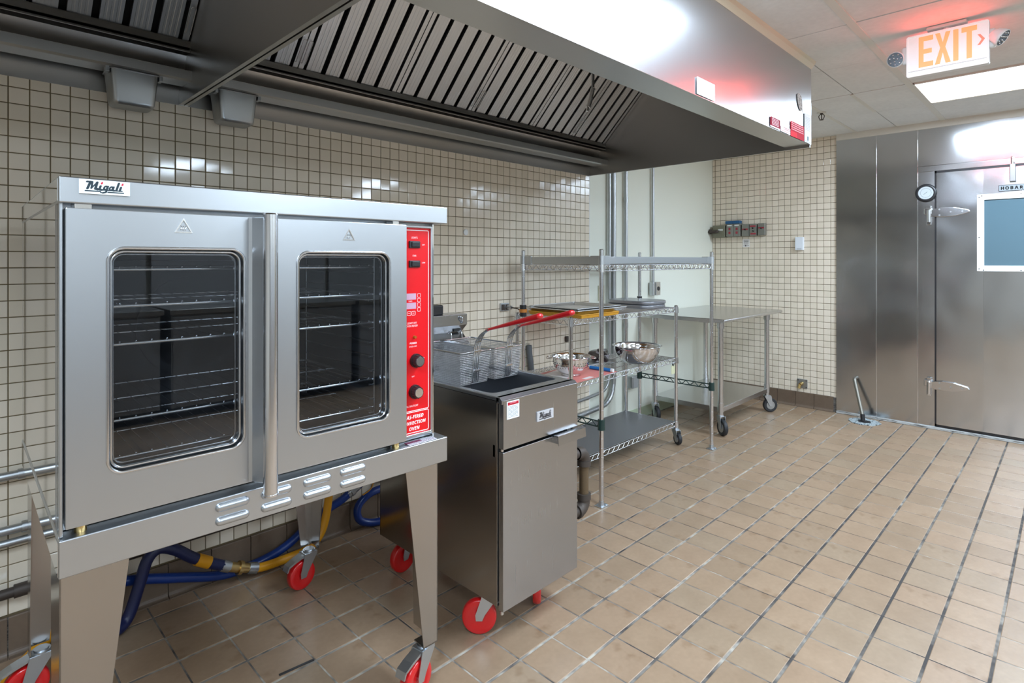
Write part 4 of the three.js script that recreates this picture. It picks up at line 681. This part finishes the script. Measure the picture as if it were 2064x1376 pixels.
// ---------- walk-in cooler ----------
const FXc = 5.52;
{
  const t = thing('walk_in_cooler', 'stainless walk-in cooler front with a hinged door and small window', 'cooler');
  const seams = [-1.484, -1.184, -0.9];
  const sheet = (z0, z1, y0, y1, k, x = FXc) => [wavySheet(z1 - z0, y1 - y0, Math.max(6, Math.round((z1 - z0) * 40)), Math.round((y1 - y0) * 40), 0.0042, 2.1, k).rotateY(-Math.PI / 2).translate(x, (y0 + y1) / 2, (z0 + z1) / 2), bx(x + 0.003, x + 0.02, y0, y1, z0, z1)];
  part('body', bx(FXc + 0.02, 5.7, 0.0, 2.4, -1.484, 1.3), M.coolerSteel, t);
  part('wall_panel', sheet(-1.484, -1.186, 0.022, 2.37, 1.3), M.coolerSteel, t);
  part('wall_panel', sheet(-1.182, -0.902, 0.022, 2.37, 4.7), M.coolerSteel, t);
  part('wall_panel', sheet(-0.898, 1.3, 2.076, 2.37, 8.1), M.coolerSteel, t);
  part('wall_panel', sheet(0.32, 1.3, 0.022, 2.072, 9.1), M.coolerSteel, t);
  for (const z of [-1.184, -0.9]) part('seam_strip', bx(FXc - 0.0035, FXc + 0.004, 0.022, 2.37, z - 0.003, z + 0.003, 0.0015), M.bright, t);
  part('door_frame', [...sheet(-0.898, -0.786, 0.022, 2.03, 11.2), bx(FXc - 0.004, FXc + 0.02, 2.03, 2.074, -0.898, 0.32, 0.002), bx(FXc - 0.002, FXc + 0.02, 0.022, 2.03, 0.19, 0.32, 0.002)], M.coolerSteel, t);
  part('door_gasket', [bx(FXc - 0.004, FXc + 0.018, 0.03, 2.03, -0.788, -0.776), bx(FXc - 0.004, FXc + 0.018, 2.012, 2.03, -0.788, 0.19), bx(FXc - 0.004, FXc + 0.018, 0.026, 0.046, -0.788, 0.19)], M.blackPlastic, t);
  const d = sub('door', t); const dx = FXc - 0.008;
  const hole = [-0.49, -0.085, 1.285, 1.778];
  part('door_skin', [...sheet(-0.776, hole[0], 0.044, 2.012, 14.2, dx), ...sheet(hole[1], 0.18, 0.044, 2.012, 15.2, dx), ...sheet(hole[0], hole[1], 0.044, hole[2], 16.2, dx), ...sheet(hole[0], hole[1], hole[3], 2.012, 17.2, dx)], M.coolerSteel, d);
  part('window_frame', (() => { const g = ring(-0.528, -0.045, 1.247, 1.822, 0.004, 0.042, 0.012, 0.002); return g.rotateY(-Math.PI / 2).translate(dx, 0, 0); })(), M.white, d, 'white window frame with small screws');
  for (const [z, y] of [[-0.515, 1.8], [-0.515, 1.265], [-0.5, 1.81], [-0.28, 1.812], [-0.49, 1.256], [-0.515, 1.5], [-0.28, 1.256]]) part('window_screw', rod([dx - 0.012, y, z], [dx - 0.0135, y, z], 0.004, 8), M.iron, d);
  part('window_pane', bx(dx - 0.002, dx + 0.002, 1.28, 1.783, -0.495, -0.08), phys(lin(0.1, 0.165, 0.2), 0.06, 0, {}), d, 'blue-grey window pane');
  const hinge = (y, tilt) => { const h = sub('hinge', d);
    part('hinge_plate', [rbox(0.02, 0.13, 0.03, FXc - 0.012, y - 0.01, -0.822, 0.004), rbox(0.03, 0.05, 0.05, FXc - 0.018, y + 0.012, -0.828, 0.006), rbox(0.012, 0.02, 0.028, FXc - 0.008, y - 0.085, -0.824, 0.003)], M.chrome, h);
    part('hinge_barrel', [rod([FXc - 0.028, y - 0.075, -0.822], [FXc - 0.028, y + 0.02, -0.822], 0.014, 16), rod([FXc - 0.028, y + 0.02, -0.822], [FXc - 0.028, y + 0.03, -0.822], 0.014, 16, 0.008)], M.chrome, h);
    part('hinge_strap', [prism([[0, -0.034], [0.05, -0.038], [0.12, -0.034], [0.205, -0.012], [0.214, 0], [0.205, 0.012], [0.12, 0.034], [0.05, 0.038], [0, 0.03], [-0.05, 0.016], [-0.05, -0.016]], 0.012, 0.003).rotateY(-Math.PI / 2).translate(dx - 0.002, y, -0.785)], M.chrome, h);
    for (const [z, q] of [[0.03, 0.022], [0.03, -0.022], [0.1, 0], [0.17, 0.0]]) part('hinge_bolt', rod([dx - 0.012, y + q, -0.785 + z], [dx - 0.019, y + q, -0.785 + z], 0.0065, 8), M.galv, h);
  };
  hinge(1.703, 0); hinge(0.352, 0);
  const g = sub('thermometer', t), gy = 1.862, gz = -0.843;
  part('dial_case', lathe([[0.001, 0], [0.07, 0], [0.072, 0.006], [0.066, 0.016], [0.052, 0.018], [0.05, 0.013], [0.001, 0.013]], 40).rotateZ(Math.PI / 2).translate(FXc - 0.002, gy, gz), M.blackPlastic, g, 'black dial surround');
  decal('dial_face', 0.102, 0.102, 256, 256, (x, w, h) => { x.fillStyle = '#bcc3c5'; x.fillRect(0, 0, w, h); x.strokeStyle = '#2a3236'; x.lineWidth = 2; x.beginPath(); x.arc(w / 2, h / 2, w * 0.34, 0, 6.29); x.stroke(); for (let i = 0; i < 40; i++) { const a = i / 40 * 6.283; x.beginPath(); x.moveTo(w / 2 + w * 0.34 * Math.cos(a), h / 2 + w * 0.34 * Math.sin(a)); x.lineTo(w / 2 + w * (i % 5 ? 0.37 : 0.4) * Math.cos(a), h / 2 + w * (i % 5 ? 0.37 : 0.4) * Math.sin(a)); x.stroke(); } x.lineWidth = 5; x.beginPath(); x.moveTo(w * 0.6, h * 0.42); x.lineTo(w * 0.36, h * 0.62); x.stroke(); }, g, [FXc - 0.0165, gy, gz], -Math.PI / 2, 0.002, 0.85, 'pale dial with a dark needle').geometry = (() => { const q = clean(new THREE.CylinderGeometry(0.05, 0.05, 0.002, 36).rotateX(Math.PI / 2)); const p = q.attributes.position, uv = q.attributes.uv; for (let i = 0; i < p.count; i++) uv.setXY(i, p.getX(i) / 0.102 + 0.5, p.getY(i) / 0.102 + 0.5); return q; })();
  decal('name_plate', 0.172, 0.046, 520, 140, (x, w, h) => { x.fillStyle = '#989fa3'; x.fillRect(0, 0, w, h); x.strokeStyle = '#0a0c0e'; x.lineWidth = 9; x.strokeRect(5, 5, w - 10, h - 10); x.fillStyle = '#20262a'; x.fillStyle = '#0a0c0e'; x.font = `bold ${h * 0.66}px sans-serif`; x.textAlign = 'center'; let q = 66; for (const ch of 'HOBART') { x.save(); x.translate(q, h * 0.74); x.lineWidth = 5; x.strokeText(ch, 0, 0); x.scale(0.95, 1); x.fillText(ch, 0, 0); x.restore(); q += 78; } }, d, [dx - 0.006, 1.858, -0.318], -Math.PI / 2, 0.005, 0.85, 'pale plate lettered in black');
  const cl2 = sub('door_closer', d); part('closer_body', rbox(0.03, 0.13, 0.034, FXc - 0.03, 1.965, -0.325, 0.005), std(lin(0.3, 0.3, 0.3), 0.4, 0.8), cl2); part('closer_hook', [rbox(0.024, 0.05, 0.022, FXc - 0.02, 2.06, -0.325, 0.008), rod([FXc - 0.03, 2.03, -0.325], [FXc - 0.02, 2.085, -0.325], 0.008, 10)], M.chrome, cl2);
  part('floor_sill', bx(FXc - 0.012, FXc + 0.02, 0, 0.022, -1.484, 1.3, 0.004), std(0xffffff, 0.8, 0, { map: tex(256, 64, (u, v) => { const a = fb(u * 30, v * 4, 31, 3); return a > 0.12 ? [72, 70, 66] : [188 + 60 * a, 190 + 60 * a, 188 + 60 * a]; }, true) }), t, 'rough grey mortar strip at the floor');
}
struct('trim_cooler', bx(FXc - 0.006, FXc + 0.05, 2.37, 2.421, -1.484, 3.2, 0.003), M.teeBar);
{ // drain line ending over a floor opening
  const t = thing('drain_line', 'bent dark drain pipe leaning from the cooler to the floor', 'pipe');
  part('pipe', [bent([[FXc + 0.0, 0.325, -1.335], [5.472, 0.325, -1.335], [5.375, 0.045, -1.25]], 0.0135, 12, 0.02)], M.drainSteel, t);
  part('tip', rod([5.378, 0.06, -1.252], [5.37, 0.012, -1.247], 0.017, 12), M.blackPlastic, t);
  const f = thing('floor_drain', 'dark floor opening ringed by whitish mortar below the leaning pipe', 'drain', null, [5.36, 0, -1.235]);
  const N = 40, out = [], inn = []; for (let i = 0; i < N; i++) { const a = i / N * 6.283; out.push([Math.cos(a) * 0.11 * (1 + 0.22 * noise.noise(Math.cos(a) * 2, Math.sin(a) * 2, 4)), Math.sin(a) * 0.11 * (1 + 0.2 * noise.noise(Math.cos(a) * 2, Math.sin(a) * 2, 9))]); inn.push([Math.cos(a) * 0.055, Math.sin(a) * 0.05]); }
  const s = new THREE.Shape(out.map(p => new THREE.Vector2(...p))); s.holes.push(new THREE.Path(inn.map(p => new THREE.Vector2(...p))));
  part('mortar_ring', new THREE.ExtrudeGeometry(s, { depth: 0.004, bevelEnabled: true, bevelSize: 0.003, bevelThickness: 0.002, bevelSegments: 1 }).rotateX(-Math.PI / 2).translate(0, 0.001, 0), std(0xffffff, 0.85, 0, { map: tex(128, 128, (u, v) => { const a = fb(u * 12, v * 12, 40, 3); return a > 0.12 ? [70, 78, 80] : [170 + 80 * a, 180 + 80 * a, 182 + 80 * a]; }, true, [6, 6]) }), f);
  part('opening', rod([0, 0.0, 0], [0, 0.003, 0], 0.052, 30), M.blackGap, f);
}

// ---------- exit sign ----------
{
  const t = thing('exit_sign', 'white ceiling exit sign with orange letters and two lamp heads', 'sign', null, [3.285, 2.2, -0.4235]);
  // local x runs along the face (towards +z of the room), local z faces the viewer's side (-x of the room)
  t.rotation.y = -Math.PI / 2;
  const W = 0.305, H = 0.194;
  part('housing', [rbox(W, H, 0.04, 0, H / 2, 0, 0.008, 3)], M.white, t);
  part('face_plate', [ring(-W / 2, W / 2, 0, H, 0.01, 0.008, 0.004, 0.0015).translate(0, 0, 0.019), rbox(W - 0.012, H - 0.012, 0.002, 0, H / 2, 0.0195, 0.0005)], std(lin(0.8, 0.8, 0.8), 0.4, 0, { emissive: lin(1, 0.93, 0.93), emissiveIntensity: 0.3 }), t, 'translucent lit white face');
  part('ledge', rbox(W * 0.95, 0.004, 0.004, 0, 0.026, 0.021, 0.001), M.white, t);
  part('canopy', [rbox(0.15, 0.016, 0.05, 0.0, H + 0.018, 0, 0.005), rod([0, H - 0.004, 0], [0, H + 0.02, 0], 0.014, 14)], M.white, t);
  const glow = std(lin(0.9, 0.35, 0.15), 0.5, 0, { emissive: lin(1, 0.3, 0.12), emissiveIntensity: 0.9 });
  const glow2 = std(lin(0.9, 0.2, 0.15), 0.5, 0, { emissive: lin(1, 0.2, 0.12), emissiveIntensity: 0.75 });
  const L = { E: [[0, 0], [1, 0], [1, 0.16], [0.34, 0.16], [0.34, 0.43], [0.9, 0.43], [0.9, 0.58], [0.34, 0.58], [0.34, 0.84], [1, 0.84], [1, 1], [0, 1]], X: [[0, 0], [0.34, 0], [0.53, 0.36], [0.72, 0], [1.06, 0], [0.7, 0.52], [1.04, 1], [0.72, 1], [0.53, 0.68], [0.34, 1], [0.02, 1], [0.36, 0.52]], I: [[0, 0], [0.34, 0], [0.34, 1], [0, 1]], T: [[0.32, 0], [0.66, 0], [0.66, 0.84], [0.98, 0.84], [0.98, 1], [0, 1], [0, 0.84], [0.32, 0.84]] };
  const hs = 0.143, ws = 0.056; const spots = { E: -0.104, X: -0.042, I: 0.026, T: 0.056 };
  for (const c of 'EXIT') { const g = prism(L[c].map(([a, b]) => [spots[c] + a * ws, 0.038 + b * hs]), 0.0015).translate(0, 0, 0.0203); part(`letter_${c.toLowerCase()}`, g, glow, t, 'glowing orange letter'); }
  part('arrow', prism([[0.112, 0.088], [0.122, 0.088], [0.138, 0.112], [0.122, 0.136], [0.112, 0.136], [0.127, 0.112]], 0.0015).translate(0, 0, 0.0203), glow2, t, 'glowing red chevron');
  const head = (s, aim) => { const h = sub('lamp_head', t); h.position.set(s * (W / 2 + 0.026), 0.1, 0.0); 
    part('arm', [rbox(0.03, 0.085, 0.03, -s * 0.018, 0.012, 0, 0.012)], M.white, h);
    const m = new THREE.Group(); m.name = 'head'; const prof = [[0.001, -0.05], [0.018, -0.046], [0.03, -0.03], [0.036, -0.006], [0.037, 0.004], [0.033, 0.005]];
    const q = new THREE.Quaternion().setFromUnitVectors(V(0, 1, 0), V(...aim).normalize()); const at = V(s * 0.018, 0.0, 0.02);
    const g1 = lathe(prof, 28).applyQuaternion(q).translate(at.x, at.y, at.z); part('shell', g1, M.white, h);
    part('lens', lathe([[0.001, 0.003], [0.033, 0.003]], 28).applyQuaternion(q).translate(at.x, at.y, at.z), std(lin(0.25, 0.28, 0.32), 0.15, 0.8), h, 'dark lens with small round lamps');
    const b = []; for (const [r, n] of [[0.024, 7], [0.009, 3]]) for (let i = 0; i < n; i++) { const a = i / n * 6.283; b.push(new THREE.SphereGeometry(0.0042, 8, 6).translate(r * Math.cos(a), 0.004, r * Math.sin(a))); }
    part('lamp_beads', b.map(k => k.applyQuaternion(q).translate(at.x, at.y, at.z)), M.bright, h).userData.kind = 'stuff'; };
  head(-1, [-0.1, -0.25, 1]); head(1, [0.75, -0.6, 0.15]);
  part('test_light', new THREE.SphereGeometry(0.003, 8, 6).translate(0.105, 0.006, 0.02), std(lin(0.8, 0.1, 0.05), 0.4, 0, { emissive: lin(1, 0.15, 0.05), emissiveIntensity: 3 }), t, 'tiny red test light');
  for (const [dx, ry] of [[-0.024, -Math.PI / 2], [0.022, Math.PI / 2]]) { // light given off by the letters on both faces
    const l = new THREE.RectAreaLight(0xff2a1c, 10, 0.24, 0.14); l.position.set(3.285 + dx, 2.308, -0.4235); l.lookAt(3.285 + dx * 100, 2.308, -0.4235); l.castShadow = true; scene.add(l);
  }
}
{ // sprinkler head below the ceiling
  const t = thing('sprinkler_head', 'small dark sprinkler head under the ceiling beside the hood end', 'sprinkler', null, [4.6, 2.385, -1.335]);
  part('frame', [rod([0, 0.02, 0], [0, 0.036, 0], 0.011, 10), hose([[0, 0.02, -0.012], [0, 0.008, -0.019], [0, -0.012, -0.012], [0, -0.018, 0]], 0.003, 12, 6), hose([[0, 0.02, 0.012], [0, 0.008, 0.019], [0, -0.012, 0.012], [0, -0.018, 0]], 0.003, 12, 6)], M.iron, t);
  part('deflector', [rod([0, -0.02, 0], [0, -0.018, 0], 0.015, 14), rod([0, -0.018, 0], [0, 0.02, 0], 0.0035, 8)], M.iron, t);
  part('ceiling_ring', rod([0, 0.03, 0], [0, 0.036, 0], 0.03, 20), M.teeBar, t);
}

// ---------- wall fittings ----------
const WR = RIGHT; // boxes on the tiled side wall: [z0, z1, y0, y1, depth]
function wallBox(name, z0, z1, y0, y1, d, mat, label, category, group, extra) {
  const t = thing(name, label, category, group); part('box', rbox(d, y1 - y0, z1 - z0, WR - d / 2 - 0.001, (y0 + y1) / 2, (z0 + z1) / 2, 0.004), mat, t); if (extra) extra(t, WR - d - 0.001, (y0 + y1) / 2, (z0 + z1) / 2); return t;
}
const greyBox = std(lin(0.26, 0.26, 0.23), 0.4, 0.6), redTape = std(lin(0.35, 0.03, 0.05), 0.5);
{
  wallBox('disconnect_switch', -2.585, -2.462, 1.555, 1.675, 0.07, std(lin(0.2, 0.195, 0.14), 0.45, 0.4), 'olive metal disconnect switch with a lever at the wall corner', 'switch', null, (t, x, y, z) => { part('lever', [rbox(0.035, 0.03, 0.1, x - 0.018, y - 0.002, z - 0.045, 0.012), rbox(0.02, 0.05, 0.02, x - 0.01, y, z - 0.08, 0.006)], M.iron, t); part('plate', rbox(0.002, 0.018, 0.05, x - 0.001, y + 0.015, z + 0.02, 0.001), M.aluminium, t); });
  const strip = (t, x, y, z, dy) => { part('tape', bx(x - 0.0012, x, y + dy - 0.007, y + dy + 0.007, z - 0.027, z + 0.027), redTape, t, 'dark red tape'); part('toggle', rod([x, y + dy * 0.4, z], [x - 0.014, y + dy * 0.4 + 0.004, z], 0.006, 8), M.blackPlastic, t); };
  const blueLid = std(lin(0.01, 0.09, 0.22), 0.45);
  [[-2.453, -2.384, 'first grey outlet box under a blue lifted cover, next to the olive switch'], [-2.381, -2.313, 'second grey outlet box under a blue lifted cover']].forEach(([a, b, l]) => wallBox('outlet_box', a, b, 1.562, 1.69, 0.055, greyBox, l, 'outlet', 'grey boxes in a row', (t, x, y, z) => { part('cover', [rbox(0.06, 0.03, b - a + 0.004, x + 0.012, 1.7, z, 0.006)], blueLid, t, 'blue hinged cover'); part('name_strip', bx(x - 0.0012, x, y + 0.038, y + 0.05, z - 0.022, z + 0.022), M.white, t); part('socket', [rbox(0.003, 0.022, 0.02, x - 0.001, y + 0.01, z, 0.002), rbox(0.003, 0.022, 0.02, x - 0.001, y - 0.028, z, 0.002)], redTape, t); }));
  wallBox('switch_box', -2.301, -2.233, 1.562, 1.678, 0.05, greyBox, 'grey switch box with a small dark red mark, third along the row', 'switch', 'grey boxes in a row', (t, x, y, z) => strip(t, x, y, z, 0.008));
  wallBox('switch_box', -2.227, -2.16, 1.564, 1.678, 0.05, greyBox, 'grey double switch box with red tape above and below', 'switch', 'grey boxes in a row', (t, x, y, z) => { strip(t, x, y, z, 0.034); strip(t, x, y, z + 0.004, -0.038); });
  wallBox('switch_box', -2.148, -2.082, 1.566, 1.68, 0.05, greyBox, 'grey switch box with one red tape strip, last of the row', 'switch', 'grey boxes in a row', (t, x, y, z) => strip(t, x, y, z, 0.014));
  const st = decal('wall_sticker', 0.068, 0.078, 140, 160, (x, w, h) => { x.fillStyle = '#e9e6e2'; x.fillRect(0, 0, w, h); lines(x, w, h, 16, h * 0.7, 4, '#55504e', 0.15, 0.85); x.fillStyle = '#3c383a'; x.fillRect(w * 0.35, h * 0.72, w * 0.16, h * 0.18); lines(x, w, h, h * 0.78, h * 0.9, 1, '#6a6466', 0.12, 0.9); }, scene, [WR - 0.002, 1.495, -2.277], -Math.PI / 2);
  st.name = 'wall_sticker'; st.userData = { label: 'small white printed sticker below the grey switch boxes', category: 'sticker' };
  const d = thing('wall_dispenser', 'plain white rectangular unit on the tiled side wall', 'panel'); part('cover', rbox(0.03, 0.118, 0.07, WR - 0.016, 1.48, -1.785, 0.004), std(lin(0.78, 0.83, 0.88), 0.35), d); part('mark', bx(WR - 0.0316, WR - 0.031, 1.43, 1.434, -1.805, -1.765), M.galv, d);
  const b = thing('hose_bib', 'small metal hose tap on a square plate low on the tiled side wall', 'tap'); part('plate', rbox(0.008, 0.083, 0.088, WR - 0.005, 0.209, -1.765, 0.002), M.galv, b); part('spout', [rod([WR - 0.008, 0.215, -1.765], [WR - 0.05, 0.205, -1.772], 0.014, 12), rod([WR - 0.05, 0.207, -1.772], [WR - 0.058, 0.172, -1.778], 0.012, 12)], M.brass, b); for (const [a, c] of [[-0.034, 0.03], [0.034, 0.03], [-0.034, -0.03], [0.034, -0.03]]) part('plate_bolt', rod([WR - 0.008, 0.209 + c, -1.765 + a], [WR - 0.012, 0.209 + c, -1.765 + a], 0.005, 8), M.iron, b);
}
{ // fittings on the tiled back wall
  const o = thing('wall_outlet', 'grey duplex outlet on the back wall with a short cord', 'outlet'); part('plate', rbox(0.075, 0.05, 0.012, 2.502, 1.036, BACK + 0.008, 0.003), M.galv, o); part('socket', [rbox(0.024, 0.034, 0.006, 2.485, 1.036, BACK + 0.016, 0.003), rbox(0.024, 0.034, 0.006, 2.519, 1.036, BACK + 0.016, 0.003)], M.iron, o); part('plug', rod([2.519, 1.036, BACK + 0.018], [2.522, 1.034, BACK + 0.05], 0.012, 10), M.galv, o); part('cord', hose([[2.522, 1.034, BACK + 0.05], [2.53, 1.03, BACK + 0.09], [2.53, 1.022, -2.434]], 0.004, 12, 6), M.iron, o);
  single('wall_disc', [lathe([[0.001, 0], [0.018, 0], [0.018, 0.003], [0.014, 0.005], [0.001, 0.005]], 24).rotateX(Math.PI / 2).translate(2.188, 1.494, BACK + 0.001)], M.white, 'small round white disc stuck on the back wall tiles', 'disc');
  single('valve_stub', [rbox(0.03, 0.04, 0.02, 3.115, 0.776, BACK + 0.011, 0.006)], M.iron, 'tiny dark fitting on the back wall tiles above the colander', 'fitting');
  const h = thing('hanging_glove', 'dark grey limp glove hanging behind the fry baskets', 'glove'); part('glove', (() => { const g = hose([[2.712, 0.775, BACK + 0.022], [2.716, 0.72, BACK + 0.024], [2.722, 0.66, BACK + 0.028], [2.735, 0.6, BACK + 0.024]], 0.019, 20, 10); return g; })(), std(lin(0.12, 0.13, 0.14), 0.6), h); part('hook', rod([2.712, 0.785, BACK], [2.712, 0.785, BACK + 0.03], 0.004, 6), M.chrome, h);
}
{ // conduits
  const C = (name, geo, mat, label) => single(name, geo, mat, label, 'pipe', 'conduits along the walls');
  const z = ALC + 0.025;
  C('conduit', [bent([[3.705, 2.7, z], [3.705, 0.32, z], [3.2, 0.32, BACK + 0.03], [1.6, 0.32, BACK + 0.03]], 0.0125, 10, 0.16)], M.galv, 'thin conduit beside the thick one, bending low along the back wall');
  C('conduit', [bent([[3.755, 2.7, z + 0.005], [3.755, 0.215, z + 0.005], [3.2, 0.215, BACK + 0.03], [1.6, 0.215, BACK + 0.03]], 0.019, 12, 0.2)], M.galv, 'thick conduit on the painted wall, bending low along the back wall');
  C('conduit', [rod([3.935, 0.02, z], [3.935, 2.7, z], 0.0145, 12), rod([3.935, 1.8, z], [3.935, 1.84, z], 0.018, 12), rod([3.935, 0.78, z], [3.935, 0.82, z], 0.018, 12)], M.galv, 'straight grey conduit on the painted wall behind the rack post');
  C('conduit', [rod([4.352, 1.1, z], [4.352, 2.7, z], 0.0125, 12), rod([4.352, 1.27, z], [4.352, 1.3, z], 0.016, 12)], M.galv, 'conduit dropping to the outlet box above the worktable');
  const o = thing('wall_outlet', 'round-cornered metal outlet box at the end of a conduit above the worktable', 'outlet'); part('box', rbox(0.1, 0.115, 0.045, 4.36, 1.085, ALC + 0.03, 0.01), M.galv, o); part('cover', rbox(0.07, 0.115, 0.004, 4.385, 1.085, ALC + 0.056, 0.002), M.aluminium, o); part('socket', rod([4.385, 1.085, ALC + 0.058], [4.385, 1.085, ALC + 0.062], 0.018, 16), M.blackPlastic, o);
  const p = thing('wall_outlet', 'cream outlet plate on the painted wall beside the tile corner', 'outlet'); part('plate', rbox(0.075, 0.117, 0.006, 3.625, 1.075, ALC + 0.004, 0.002), std(lin(0.6, 0.58, 0.42), 0.4), p); part('socket', [rbox(0.03, 0.026, 0.004, 3.625, 1.097, ALC + 0.008, 0.003), rbox(0.03, 0.026, 0.004, 3.625, 1.053, ALC + 0.008, 0.003)], std(lin(0.45, 0.43, 0.3), 0.4), p);
  const q = thing('wall_outlet', 'grey box low on the painted wall behind the cart', 'outlet'); part('box', rbox(0.09, 0.1, 0.05, 4.03, 0.33, ALC + 0.03, 0.008), M.galv, q); part('cover', rbox(0.075, 0.09, 0.004, 4.03, 0.33, ALC + 0.057, 0.002), M.galv, q);
  C('conduit', [rod([-2.6, 0.612, BACK + 0.03], [1.9, 0.612, BACK + 0.03], 0.0145, 12), rod([0.19, 0.612, BACK + 0.03], [0.24, 0.612, BACK + 0.03], 0.018, 12)], M.galv, 'upper grey conduit on the back wall left of the oven');
  C('conduit', [rod([-2.6, 0.432, BACK + 0.03], [1.9, 0.432, BACK + 0.03], 0.0145, 12), rod([0.2, 0.432, BACK + 0.03], [0.25, 0.432, BACK + 0.03], 0.02, 8)], M.galv, 'middle grey conduit with a coupling on the back wall left of the oven');
  C('conduit', [rod([-2.6, 0.39, BACK + 0.032], [1.9, 0.39, BACK + 0.032], 0.0125, 12)], M.galv, 'lowest grey conduit on the back wall left of the oven');
  C('gas_pipe', [rod([-2.6, 0.222, BACK + 0.03], [1.2, 0.222, BACK + 0.03], 0.0165, 12), rod([0.18, 0.222, BACK + 0.03], [0.23, 0.222, BACK + 0.03], 0.022, 10)], M.iron, 'black gas pipe just above the wall base behind the oven');
}
{ // hoses on the floor under the oven
  const t = thing('yellow_gas_hose', 'yellow gas hose curving from the oven back to brass couplings on the floor', 'hose');
  part('hose', hose([[1.292, 0.66, -2.46], [1.285, 0.4, -2.462], [1.276, 0.22, -2.462], [1.24, 0.09, -2.455], [1.17, 0.035, -2.45], [1.07, 0.026, -2.452], [0.98, 0.028, -2.452], [0.94, 0.036, -2.452]], 0.0185, 60, 14), M.yellowHose, t);
  part('nut', [rod([0.948, 0.034, -2.452], [0.912, 0.047, -2.452], 0.023, 6)], M.zinc, t, 'zinc hex nut');
  part('coupling', [rod([0.912, 0.047, -2.452], [0.882, 0.06, -2.452], 0.02, 6), rod([0.886, 0.058, -2.452], [0.872, 0.064, -2.452], 0.027, 16), rod([0.872, 0.064, -2.452], [0.838, 0.08, -2.452], 0.0195, 12)], M.brass, t, 'brass quick coupling');
  const b = thing('blue_gas_hose', 'dark blue hose arching from the couplings to the floor behind the oven leg', 'hose');
  part('nut', [rod([0.838, 0.08, -2.452], [0.808, 0.097, -2.452], 0.023, 6)], M.zinc, b, 'zinc hex nut');
  part('sleeve', [rod([0.762, 0.126, -2.452], [0.716, 0.156, -2.452], 0.0235, 16)], M.yellowHose, b, 'yellow tag sleeve');
  part('hose', hose([[0.812, 0.095, -2.452], [0.76, 0.128, -2.452], [0.7, 0.17, -2.452], [0.64, 0.222, -2.452], [0.587, 0.245, -2.452], [0.548, 0.215, -2.45], [0.52, 0.13, -2.445], [0.48, 0.035, -2.43], [0.42, 0.022, -2.4], [0.3, 0.022, -2.42]], 0.0205, 70, 14), M.navyHose, b);
  const c = thing('blue_water_hose', 'bright blue hose running low along the back wall to the fryer', 'hose');
  part('hose', hose([[0.3, 0.17, -2.5], [0.5, 0.14, -2.5], [0.66, 0.085, -2.505], [0.83, 0.03, -2.505], [0.98, 0.028, -2.505], [1.1, 0.06, -2.5], [1.24, 0.14, -2.5], [1.36, 0.18, -2.5], [1.4, 0.2, -2.5]], 0.0185, 60, 14), M.blueHose, c);
  part('joint', [rod([1.395, 0.196, -2.5], [1.455, 0.226, -2.5], 0.02, 8), rod([1.41, 0.204, -2.5], [1.425, 0.211, -2.5], 0.0235, 12)], M.galv, c, 'grey metal hose joint');
  part('hose', hose([[1.45, 0.224, -2.5], [1.52, 0.26, -2.5], [1.6, 0.3, -2.48], [1.68, 0.36, -2.4]], 0.0195, 24, 12), M.blueHose, c);
  part('tag_wire', hose([[1.46, 0.185, -2.47], [1.5, 0.205, -2.465], [1.52, 0.25, -2.46]], 0.003, 12, 6), M.yellowHose, c);
  const d = thing('coiled_hose', 'loop of blue hose on the floor behind the fryer', 'hose');
  part('hose', hose([[1.75, 0.17, -2.46], [1.62, 0.172, -2.5], [1.52, 0.165, -2.505], [1.455, 0.12, -2.505], [1.46, 0.055, -2.5], [1.53, 0.022, -2.49], [1.64, 0.021, -2.47], [1.75, 0.022, -2.44]], 0.0185, 60, 14), M.blueHose, d);
  const e = thing('yellow_hose', 'yellow hose lying on the floor behind the oven caster nearest the camera', 'hose');
  part('hose', hose([[0.4, 0.03, -2.52], [0.28, 0.045, -2.5], [0.2, 0.03, -2.42], [0.1, 0.021, -2.36], [-0.1, 0.021, -2.3]], 0.0195, 40, 14), M.yellowHose, e);
}

// ---------- the far side of the kitchen, mirrored in the steel ----------
for (let i = 0; i < 4; i++) {
  const x0 = -2.2 + i * 1.7, t = thing('prep_counter', `dark steel prep counter along the opposite wall, ${nth[i]} from the far end`, 'counter', 'counters along the opposite wall');
  part('worktop', bx(x0, x0 + 1.66, 0.88, 0.92, 2.45, 3.18, 0.004), M.hoodSteel, t); part('cabinet', bx(x0 + 0.02, x0 + 1.64, 0.1, 0.88, 2.5, 3.18), M.darkSteel, t);
  part('plinth', bx(x0 + 0.05, x0 + 1.61, 0, 0.1, 2.56, 3.16), M.blackPlastic, t);
  part('splashback', bx(x0, x0 + 1.66, 0.92, 1.5, 3.14, 3.18, 0.004), M.darkSteel, t);
  for (const q of [0.03, 0.84]) part('door', bx(x0 + q, x0 + q + 0.79, 0.13, 0.86, 2.484, 2.5, 0.003), M.darkSteel, t);
}

single('dark_joint_strip', [rbox(0.112, 0.003, 0.009, 0, 0.0018, 0, 0.001).rotateY(-0.1).translate(0.826, 0, -1.807)], M.blackPlastic, 'short dark strip added for a dark patch of floor tile joint beside the oven leg', 'strip');  // thin added piece standing in for a dark patch of grout joint

scene.traverse(o => { if (o.isMesh) { o.castShadow = true; o.receiveShadow = true; } });
renderer.render(scene, camera);
